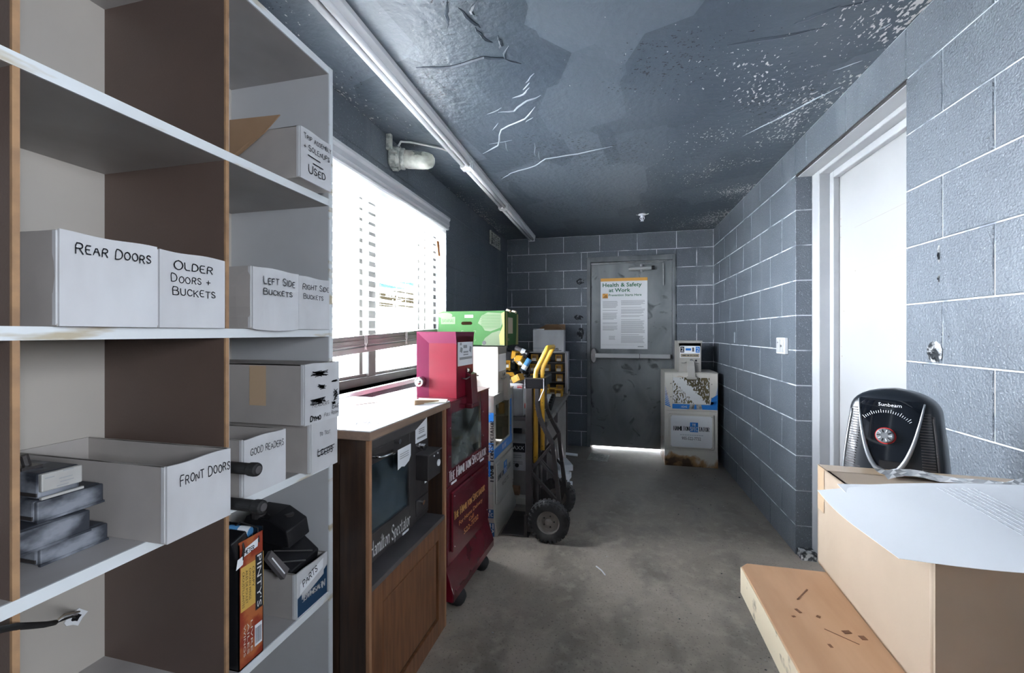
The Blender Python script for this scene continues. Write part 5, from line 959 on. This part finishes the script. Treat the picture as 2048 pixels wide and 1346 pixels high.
# near white box with tangled parts
nb2 = thing('parts_carton', 'white carton with red print and tangled yellow and black parts on the table', 'box', (-.87, 3.30, TZ))
qx0, qx1, qy0, qy1, qz0, qz1 = -1.15, -.665, 3.10, 3.52, TZ+.001, .905
MB().box(qx0, qx1, qy0, qy0+.004, qz0, qz1).box(qx0, qx1, qy1-.004, qy1, qz0, qz1).box(qx0, qx0+.004, qy0, qy1, qz0, qz1).box(qx1-.004, qx1, qy0, qy1, qz0, qz1-.01).box(qx0, qx1, qy0, qy1, qz0, qz0+.004).build('carton', 'white_board', nb2, True)
rect(nb2, (qx1-.045, qy0-.0005, qz1-.035), XP, ZP, .04, .008, 'red_print', 'red_print', world=True); rect(nb2, (qx1-.045, qy0-.0005, qz1-.022), XP, ZP, .04, .004, 'red_print', 'red_print', world=True); rect(nb2, (qx1+.0005, qy0+.04, qz1-.045), YP, ZP, .10, .010, 'red_print', 'red_print', world=True); rect(nb2, (qx1+.0005, qy0+.04, qz1-.030), YP, ZP, .10, .008, 'red_print', 'red_print', world=True)
MB().lathe([(.022, 0), (.022, .001)], (qx1+.0006, qy0+.07, qz0+.07), XP, 14, True).build('red_roundel', 'red_print', nb2, True)
for k, (x, y, z, rz_, ti) in enumerate(((-.80, 3.22, .93, .6, .5), (-.73, 3.30, 1.06, -.5, .9), (-.86, 3.35, 1.02, .2, -.6), (-.72, 3.18, .93, 1.2, 1.1), (-.78, 3.40, 1.10, .9, .2))):
    bracket((x, y, z), rz_, ti, ['yellow bracket at the front of the tangled pile', 'yellow bracket highest at the right of the tangled pile', 'yellow bracket sunk in the middle of the tangled pile', 'yellow bracket lying by the red print of the carton', 'yellow bracket at the very top of the tangled pile'][k])
def meter(loc, ax, label, m='can_blue', L_=.10, r_=.022):
    t = thing('meter_tube', label, 'canister', loc, 0, 'blue and black canisters in the corner'); ax = unit(ax)
    MB().lathe([(r_*.9, 0), (r_, .004), (r_, L_), (r_*.9, L_+.004)], (0, 0, 0), ax, 14, True).build('body', m, t); MB().lathe([(r_*1.02, L_*.1), (r_*1.02, L_*.45)], (0, 0, 0), ax, 14).build('label_band', 'paper', t); MB().lathe([(r_*1.05, -.016), (r_*1.05, .006)], (0, 0, 0), ax, 12, True).build('cap', 'black_plastic', t)
meter((-.70, 3.26, .99), (.5, .1, .85), 'blue canister standing out of the tangled parts pile'); meter((-.78, 3.32, 1.06), (.8, -.2, .4), 'black canister lying across the tangled parts pile', 'black_plastic'); meter((-.70, 3.40, 1.12), (-.7, .1, .3), 'grey canister behind the blue one in the tangled pile', 'grey_metal')
tw = MB(); R = random.Random(21)
for i in range(16):
    p = Vector((R.uniform(-1.05, -.69), R.uniform(3.14, 3.48), R.uniform(.88, 1.02))); pts = [p]
    for k in range(4): pts.append(pts[-1]+Vector((R.uniform(-.07, .07), R.uniform(-.05, .05), R.uniform(-.04, .05))))
    tw.tube([(min(max(q_.x, -1.13), -.685), min(max(q_.y, 3.115), 3.50), max(q_.z, .86)) for q_ in pts], R.choice((.004, .007, .012)), 6)
tw.build('wire_tangle', 'black_metal', nb2, True, smooth=True); nb2.children[-1]['kind'] = 'stuff'
fl_ = MB()
for i in range(26):
    p = (R.uniform(-1.10, -.70), R.uniform(3.14, 3.48), R.uniform(.70, .93)); fl_.cbox(p, (R.uniform(.03, .09), R.uniform(.03, .07), R.uniform(.02, .05)), Matrix.Rotation(R.uniform(0, 3), 4, 'Z') @ Matrix.Rotation(R.uniform(-.5, .5), 4, 'X'))
fl_.build('part_fill', 'grey_metal', nb2, True); nb2.children[-1]['kind'] = 'stuff'
for k in range(5): meter((-.51-.012*k, 3.40+.14*k, TZ+.028), (-1, .12, 0), ['nearest of five black canisters in a row on the table edge', 'second nearest canister in the row on the table edge', 'middle canister of the row on the table edge', 'second farthest canister in the row on the table edge', 'farthest canister in the row on the table edge'][k], 'black_plastic' if k else 'can_blue', .12, .026)
for k, (x, y, z) in enumerate(((-.53, 4.15, TZ+.04), (-.60, 4.22, TZ+.04), (-.67, 4.12, TZ+.04))): bracket((x, y, z), .4*k-.2, .1, ['yellow bracket on the bare table top nearest its right edge', 'yellow bracket on the bare table top, middle of three', 'yellow bracket on the bare table top, left of three'][k])
single('yellow_block', MB().box(-.640, -.60, 3.16, 3.20, TZ+.001, TZ+.085), 'yellow_part', 'small yellow block standing on the table beside the red print carton', 'block', bevel=.004)
single('kraft_block', MB().box(-.66, -.60, 3.205, 3.26, TZ+.001, TZ+.05), 'kraft_light', 'small tan carton on the table beside the yellow block', 'carton', bevel=.002)
# banana box bridging the white coin head and the tangled carton
bn = thing('banana_box', 'green banana box with a hand hole on top of the white newspaper box', 'box', (-.935, 2.88, 1.20), math.radians(-2))
w_, d_, h_ = .24, .17, .232
MB().box(-w_, w_, -d_, -d_+.006, 0, h_).box(-w_, w_, d_-.006, d_, 0, h_).box(-w_, -w_+.006, -d_, d_, 0, h_).box(w_-.006, w_, -d_, d_, 0, h_).box(-w_, w_, -d_, d_, 0, .005).build('carton', 'banana_green', bn, bevel=.002)
def bf(x, z): return (x, -d_-.0004, z)
rect(bn, bf(-w_+.02, .145), XP, ZP, .105, .05, 'banana_pale', 'pale_label'); typ(bn, 'BANANAS', bf(-w_+.030, .157), XP, ZP, .026, 'banana_green', width=.085, off=.001)
onplane([[(x*.020-.03, .150+z*.011) for x, z in [(1.35+math.cos(t)*.85*(1), math.sin(t)) if abs(math.cos(t)) > 2 else (math.copysign(1.3, math.cos(t))+.7*math.cos(t), math.sin(t)) for t in [k*math.pi/10 for k in range(20)]]]], bf(0, 0), XP, ZP, .001).build('hand_hole', 'hole_dark', bn)
rect(bn, bf(-.045, .188), XP, ZP, .06, .018, 'paper', 'barcode_label'); onplane([[(.002+.004*i, .19), (.0035+.004*i, .19), (.0035+.004*i, .203), (.002+.004*i, .203)] for i in range(13)], bf(-.043, 0), XP, ZP, .001).build('barcode_lines', 'ink', bn)
onplane([[(.05, .15), (.075, .20), (.12, .222), (.215, .215), (.232, .17), (.21, .12), (.14, .095), (.10, .10), (.08, .13)], [(.075, .0), (.10, .05), (.15, .085), (.20, .10), (.235, .10), (.235, 0)]], bf(0, 0), XP, ZP, .0007).build('leaf_print', 'banana_pale', bn)
onplane([[(.205, .004), (.237, .004), (.237, .225), (.215, .215), (.225, .13), (.20, .07)]], bf(0, 0), XP, ZP, .001).build('yellow_print', 'banana_yellow', bn)
onplane([[(.06+.006*(i % 2), .205-.008*i), (.20, .205-.008*i), (.20, .2075-.008*i), (.06+.006*(i % 2), .2075-.008*i)] for i in range(12)], bf(.01, 0), XP, ZP, .0012).build('small_print', 'banana_green', bn)
onplane([[(.095+.014*math.cos(t), .018+.014*math.sin(t)) for t in [k*math.pi/7 for k in range(14)]]], bf(0, 0), XP, ZP, .0014).build('vent_hole', 'black_plastic', bn)
onplane([[(-.19+.055*math.cos(t), .205+.02*math.sin(t)) for t in [k*math.pi/8 for k in range(16)]]], bf(0, 0), XP, ZP, .0007).build('oval_print', 'banana_pale', bn)
onplane([[(x, z), (x+.016*s1, z), (x+.016*s1, z-.003*s2), (x, z-.003*s2)] for x, z, s1, s2 in ((-.07, .10, 1, 1), (.02, .10, 1, 1), (.02, .03, 1, -1), (-.07, .03, 1, -1))]+[[(x, z), (x+.003, z), (x+.003, z+.014*s), (x, z+.014*s)] for x, z, s in ((-.07, .10, -1), (.033, .10, -1), (.033, .03, 1), (-.07, .03, 1))], bf(0, 0), XP, ZP, .001).build('corner_marks', 'banana_pale', bn)
rect(bn, (w_+.0005, -.10, .08), YP, ZP, .12, .11, 'tan', 'side_label'); onplane([[(.02, 0), (.06, .0), (.05, .22), (.02, .23)], [(.27, 0), (.34, 0), (.34, .22), (.30, .22), (.29, .1)]], (w_+.0004, -d_, 0), YP, ZP, .0007).build('yellow_print', 'banana_yellow', bn); rect(bn, (w_+.0005, -.12, .03), YP, ZP, .05, .02, 'banana_pale', 'pale_label')
for (x, y, dx, dy) in ((-w_, -d_, 1, 0), (-w_, d_-.006, 1, 0)): MB().extr([(x-.02, y, h_-.02), (x+.05, y, h_+.005), (x+.012, y, h_+.014), (x-.002, y, h_+.012)], (0, .004, 0)).build('torn_corner', 'kraft', bn)
for y in (-.05, .10): MB().cbox((w_-.01, y, h_+.004), (.03, .035, .02), Matrix.Rotation(.4, 4, 'Y')).build('torn_corner', 'kraft_light', bn, bevel=.004)
# under the table
ub = thing('dark_header_carton', 'white carton with a black header under the work table', 'box', (-.83, 3.30, .235))
MB().box(-1.02, -.655, 3.14, 3.44, .2355, .445).build('carton', 'white_board', ub, True, bevel=.002); rect(ub, (-1.02, 3.1395, .375), XP, ZP, .365, .069, 'ink', 'black_header', world=True); typ(ub, 'MAXX', (-.78, 3.139, .395), XP, ZP, .030, 'paper', width=.115, world=True)
onplane([[(0, -.016*i), (.07, -.016*i), (.07, -.008-.016*i), (0, -.008-.016*i)] for i in range(2)]+[[(0, -.05-.014*i), (.08, -.05-.014*i), (.08, -.057-.014*i), (0, -.057-.014*i)] for i in range(2)], (-.755, 3.139, .355), XP, ZP, .001).build('small_print', 'print_grey', ub, True)
MB().lathe([(.016, 0), (.016, .001), (.006, .001)], (-.72, 3.1388, .275), (0, -1, 0), 10, True).build('emblem', 'ink', ub, True)
single('brown_carton', MB().box(-1.08, -.60, 3.185, 3.60, .0, .234), 'grey_board', 'low brown carton on the floor under the dark header carton', 'box', bevel=.003)
single('cardboard_tube', MB().lathe([(.035, 0), (.035, .5), (.031, .5), (.031, 0), (.035, 0)], (-.70, 3.135, .086), (-1, .02, 0), 20).xf(Matrix.Translation((0, 0, 0))), 'kraft', 'brown cardboard tube lying under the table end', 'tube', smooth=False)
single('white_board', MB().box(-1.12, -.58, 3.085, 3.155, 0.0, .050), 'paper_cream', 'pale board lying on the floor under the cardboard tube', 'board', bevel=.003)
gc = thing('dark_carton', 'tall dark carton under the right edge of the table', 'box', (-.60, 4.0, 0)); MB().box(-.80, -.48, 3.68, 4.35, .001, .58).build('carton', 'grey_board', gc, True, bevel=.003); MB().box(-.80, -.479, 3.679, 3.69, .50, .585).build('flap', 'grey_metal', gc, True)
for k in range(4):
    single('paper_bundle', MB().cbox((-.42+.004*k, 3.45+.05*(k % 2), .03+.055*k), (.11, .20, .05), Matrix.Rotation(.25*(k-1.5), 4, 'Z')), 'paper', ['bottom white paper bundle on the floor beside the hand truck wheel', 'second white paper bundle up from the floor behind the hand truck', 'third white paper bundle up behind the hand truck', 'topmost white paper bundle behind the hand truck brace'][k], 'paper', 'white paper bundles stacked behind the hand truck', bevel=.006)
single('white_rod', MB().cyl((-.40, 3.62, .2515), (-.30, 3.60, .2515), .011, None, 12), 'paper', 'short white plastic rod on top of the paper bundles', 'rod')
# ------------------------------------------------------------------ floor litter
nw = MB().grid(lambda u, v: Vector((-.265+.20*u+.02*v, 4.32+.24*v-.03*u, .003+.006*abs(math.sin(5*u+2*v)))), 10, 6)
single('newspaper_sheet', nw, 'newsprint', 'crumpled sheet of newspaper on the floor before the steel door', 'newspaper', thick=.001)
single('white_stick', MB().tube([(-.095, 2.36, .004), (-.065, 2.322, .006), (-.045, 2.285, .004)], .0035, 6), 'paper', 'small white stick lying on the concrete floor', 'stick')
gr = MB()
R = random.Random(4)
for i in range(90):
    if i < 55: x, y = R.uniform(.55, 1.0), R.uniform(1.7, 4.3)
    else: x, y = R.uniform(-.6, .8), R.uniform(1.2, 4.4)
    if x > .98: continue
    d = R.uniform(.002, .006); a = R.uniform(0, 3); gr.extr([(x+d*math.cos(a+k*1.57), y+d*math.sin(a+k*1.57)*.6, 0) for k in range(4)], (0, 0, R.uniform(.001, .003)))
o = single('floor_grit', gr, 'crumble', 'crumbs and flakes scattered over the concrete floor', 'debris'); o['kind'] = 'stuff'
# ------------------------------------------------------------------ work bench, carton, papers, heater at right
wb = thing('workbench', 'thick wooden workbench top on grey legs by the right wall', 'bench', (.65, .65, 0))
MB().extr([(.300, 1.083, .688), (1.015, 1.095, .688), (1.015, -.45, .688), (.284, -.45, .688), (.284, 1.065, .688)], (0, 0, .0605)).build('bench_top', 'bench_wood', wb, True, bevel=.002)
MB().extr([(.2825, 1.066, .688), (.2825, -.45, .688), (.2825, -.45, .7465), (.2825, 1.066, .7465)], (.0016, 0, 0)).build('edge_strip', 'bench_edge', wb, True)
for x, y in ((.74, .98), (.97, .98), (.74, -.35), (.97, -.35)): MB().box(x-.03, x+.03, y-.03, y+.03, 0, .688).build('leg', 'grey_metal', wb, True, bevel=.003)
mk = MB(); R = random.Random(8)
for (x, y, a, l, w2_) in ((.375, .98, .9, .055, .0012), (.345, .92, .4, .006, .006), (.375, .91, 1., .007, .003), (.405, .875, .3, .014, .004), (.425, .865, .2, .010, .005), (.36, .83, .2, .005, .004), (.33, .90, 2, .004, .003), (.39, .86, 2.5, .05, .0008)):
    mk.bar((x-l/2*math.cos(a), y-l/2*math.sin(a), .7487), (x+l/2*math.cos(a), y+l/2*math.sin(a), .7487), w2_*2, .0006)
mk.build('stain', 'oak', wb, True)
ck = math.radians(-3.0)
cbx = thing('kraft_carton', 'large tan cardboard carton on the workbench under loose papers', 'box', (.4475+.30, .70+.20, .7495), ck)
# local frame: left face x=-.30, far face y=+.21, near face y=-.20
LX0, LX1, LY0, LY1, LH = -.296, .262, -.195, .212, .2275
MB().box(LX0, LX1, LY0, LY0+.005, 0, LH).build('near_panel', 'kraft_light', cbx); MB().box(LX0, LX1, LY1-.005, LY1, 0, LH).build('far_panel', 'kraft_light', cbx); MB().box(LX0, LX0+.005, LY0+.012, LY1, 0, LH).build('side_panel', 'kraft_light', cbx); MB().box(LX1-.005, LX1, LY0, LY1, 0, LH).build('side_panel', 'kraft_light', cbx)
MB().box(LX0, LX1, LY0, LY1, 0, .004).build('base', 'kraft', cbx)
MB().box(LX0, LX1, LY0+.002, .006, LH-.004, LH).build('flap', 'kraft_light', cbx); MB().box(LX0, LX1, .008, LY1, LH-.004, LH).build('flap', 'kraft_light', cbx)
MB().cyl((LX0+.006, LY0+.008, 0.002), (LX0+.006, LY0+.008, LH-.001), .0075, None, 10).build('corner_fold', 'kraft_light', cbx, smooth=True)
rect(cbx, (LX0-.0004, LY1-.003, LH-.10), (0, -1, 0), ZP, .035, .10, 'packing_tape', 'tape_strip'); rect(cbx, (LX0+.0, LY1-.05, LH+.0002), XP, YP, .40, .048, 'packing_tape', 'tape_strip')
tp_ = MB().grid(lambda u, v: Vector((-.20+.26*u, LY1-.085+.055*v+.02*math.sin(u*7), LH+.002+.006*abs(math.sin(9*u+5*v)))), 14, 4)
tp_.build('clear_tape', 'clear_tape', cbx, smooth=False)
# loose sheets on the carton, overhanging its left edge and near corner
zs = .9805
def sheet(fn, label, m='paper'): return single('paper_sheet', MB().grid(fn, 18, 14), m, label, 'paper', 'loose papers on the tan carton', thick=.0006)
def lerp(a, b, t): return a+(b-a)*t
A, B_, Cc, D_ = Vector((.388, .945, zs-.004)), Vector((.374, .676, zs-.002)), Vector((.700, .660, zs)), Vector((.755, 1.02, zs+.001))
def s1(u, v):
    p = A.lerp(B_, v).lerp(D_.lerp(Cc, v), u); p = p.copy(); p.z += .004+.010*math.sin(u*3.1)*math.sin(v*2.2+.4)-.010*max(0, .25-u)*(1-v)*2-.030*max(0, v-.72)**1.5*max(0, .6-u); p.x -= .012*math.sin(v*3.1)*(1-u); p.y -= .014*math.sin(u*5)*v; return p
sh1 = sheet(s1, 'top white paper sheet with faint print hanging over the carton edge')
def s2(u, v): p = s1(.0+.97*u, .05+.9*v)+Vector((.05, .045, -.0022)); return Vector((p.x, p.y, max(p.z, zs+.0006)))
sheet(s2, 'lower white paper sheet showing along the far carton edge')
ln = []
for i in range(7):
    for k in range(12):
        a0 = s1(.58+.03*i, .06+.055*k); a1 = s1(.58+.03*i, .06+.055*k+.04)
        ln.append((a0+Vector((0, 0, .0012)), a1+Vector((0, 0, .0012))))
mb = MB(); base_ = sh1.location
for a0, a1 in ln: mb.bar(a0-base_, a1-base_, .0014, .0004)
mat('faint_print', (.50, .52, .56), .6); mb.build('faint_print', 'faint_print', sh1)
# heater standing on a tall carton behind the bench
HZ = .815
hc = thing('tall_carton', 'tall plain carton standing behind the workbench, under the black heater', 'box', (.735, 1.31, 0)); MB().box(.625, .865, 1.19, 1.42, 0, HZ-.004).build('carton', 'kraft', hc, True, bevel=.003); MB().box(.625, .865, 1.19, 1.304, HZ-.004, HZ-.001).box(.625, .865, 1.306, 1.42, HZ-.004, HZ-.001).build('flap', 'kraft_light', hc, True)
he = thing('fan_heater', 'black rounded fan heater with a dial behind the tan carton', 'heater', (.722, 1.325, HZ), math.radians(-40))
HH = .322
def hw_(z):
    t = z/HH; return .104 if t < .35 else (.104-.012*((t-.35)/.4)**1.5 if t < .75 else .104-.012-.0*t) 
def outline(z):
    t = z/HH
    if t < .78: return .107-.016*(t/.78)**2
    k = (t-.78)/.22; return .091*math.sqrt(max(0, 1-k**2.6))
def yfront(z): t = z/HH; return -.085+.050*t**1.6
def front(x, z):
    w__ = max(outline(z), .02); u = min(abs(x)/w__, 1); return yfront(z)+.020*u**3
rings = []; NZ = 26; NA = 40; vs = []; fs = []
for i in range(NZ+1):
    z = HH*(1-(1-i/NZ)**1.35) if i < NZ else HH*.9995
    w__ = max(outline(z), .004); yf = yfront(z); yb = .075-.03*(z/HH)**2
    if z/HH > .9: k = (z/HH-.9)/.1; yf += .03*k**2; yb -= .02*k**2
    for j in range(NA):
        a = 2*math.pi*j/NA; ex = .55
        cx_ = math.copysign(abs(math.cos(a))**ex, math.cos(a)); sy_ = math.copysign(abs(math.sin(a))**ex, math.sin(a))
        vs.append((w__*cx_, (yf+yb)/2+(yb-yf)/2*sy_, z))
for i in range(NZ):
    for j in range(NA): fs.append((i*NA+j, i*NA+(j+1) % NA, (i+1)*NA+(j+1) % NA, (i+1)*NA+j))
fs += [list(range(NA))[::-1], [NZ*NA+j for j in range(NA)]]
MB().add(vs, fs).build('housing', 'heater_black', he, smooth=True)
def fy(x, z):   # superellipse front surface
    w__ = max(outline(z), .004); yf = yfront(z); yb = .075-.03*(z/HH)**2
    if z/HH > .9: k = (z/HH-.9)/.1; yf += .03*k**2; yb -= .02*k**2
    c_ = min(abs(x)/w__, .999); s_ = (1-c_**(2/.55))**(.55/2); return (yf+yb)/2-(yb-yf)/2*s_
# control panel: teardrop, wide at the top, pointed below
def drop(t):    # half-width of the panel at height fraction t (0 tip .. 1 top)
    return .070*(t**.42)*(1-.10*t)
zA, zB = .118, .296
pn = MB(); N1 = 18; N2 = 12
pn.grid(lambda u, v: (lambda z, x: Vector((x, fy(x, z)-.0028, z)))(zA+(zB-zA)*v, (u*2-1)*drop(v)), N2, N1); pn.build('control_panel', 'heater_gloss', he, smooth=True)
path = [(-drop(v)*1.03, v) for v in [1-k/16 for k in range(17)]]+[(drop(v)*1.03, v) for v in [k/16 for k in range(17)]]
MB().tube([(x, fy(x, zA+(zB-zA)*v-.004)-.003, zA+(zB-zA)*v-.004) for x, v in path], [.0018+.0045*(1-abs(i-16.5)/16.5) for i in range(34)], 8).build('silver_trim', 'silver', he, smooth=True)
dc = Vector((-.004, fy(0, .205)-.003, .205)); dn = Vector((0, -1, .22)).normalized()
MB().lathe([(.021, -.002), (.021, .003), (.0185, .003)], dc, dn, 26).build('dial_ring', 'red_ring', he); dl = MB().lathe([(.0185, 0), (.0180, .010), (.016, .012), (0, .012)], dc, dn, 22).build('dial', 'silver', he)
for k in range(10):
    t = 2*math.pi*k/10; a_ = Vector((math.cos(t), 0, math.sin(t))); a_ = (a_-dn*a_.dot(dn)).normalized(); p = dc+dn*.0125; MB().bar(p+a_*.008, p+a_*.015, .0018, .001, up=dn).build('dial_mark', 'paper' if k % 2 == 0 else 'black_plastic', dl)
tk = MB()
for k in range(22):
    t = math.radians(138-4.6*k); x, z = -.004+.058*math.cos(t), .205+.058*math.sin(t); l = .006 if k % 4 else .009; x2, z2 = -.004+(.058+l)*math.cos(t), .205+(.058+l)*math.sin(t)
    tk.bar((x, fy(x, z)-.0034, z), (x2, fy(x2, z2)-.0034, z2), .0011, .0006, up=(0, -1, 0))
tk.build('temperature_scale', 'paper', he)
sw = typ(he, 'Sunbeam', (-.022, 0, .279), XP, ZP, .0088, 'paper', name='brand_lettering', width=.046, off=0)
for v in sw.data.vertices: v.co.y = fy(v.co.x, v.co.z)-.0038
rb = MB()
for s_ in (-1, 1):
    for k in range(34):
        z = .05+.0066*k; xo = s_*(outline(z)-.014); xi = s_*max(drop((z-zA)/(zB-zA))+.006 if z > zA else 0, outline(z)-.036)
        if abs(xo)-abs(xi) < .004: continue
        rb.bar((xi, fy(xi, z)-.0015, z), (xo, fy(xo, z)-.0015, z), .0022, .0026, up=(0, -1, 0))
for k in range(14):
    z = .03+.0066*k; rb.bar((-.068, fy(.068, z)-.0015, z), (.068, fy(.068, z)-.0015, z), .0022, .0024, up=(0, -1, 0))
rb.build('grille', 'grey_metal', he)
for s_ in (-1, 1): MB().tube([(s_*(outline(z)-.010), fy(outline(z)-.010, z)-.001, z) for z in [.02+.0135*k for k in range(19)]], .0028, 6).build('side_trim', 'silver' if s_ < 0 else 'grey_metal', he, smooth=True)
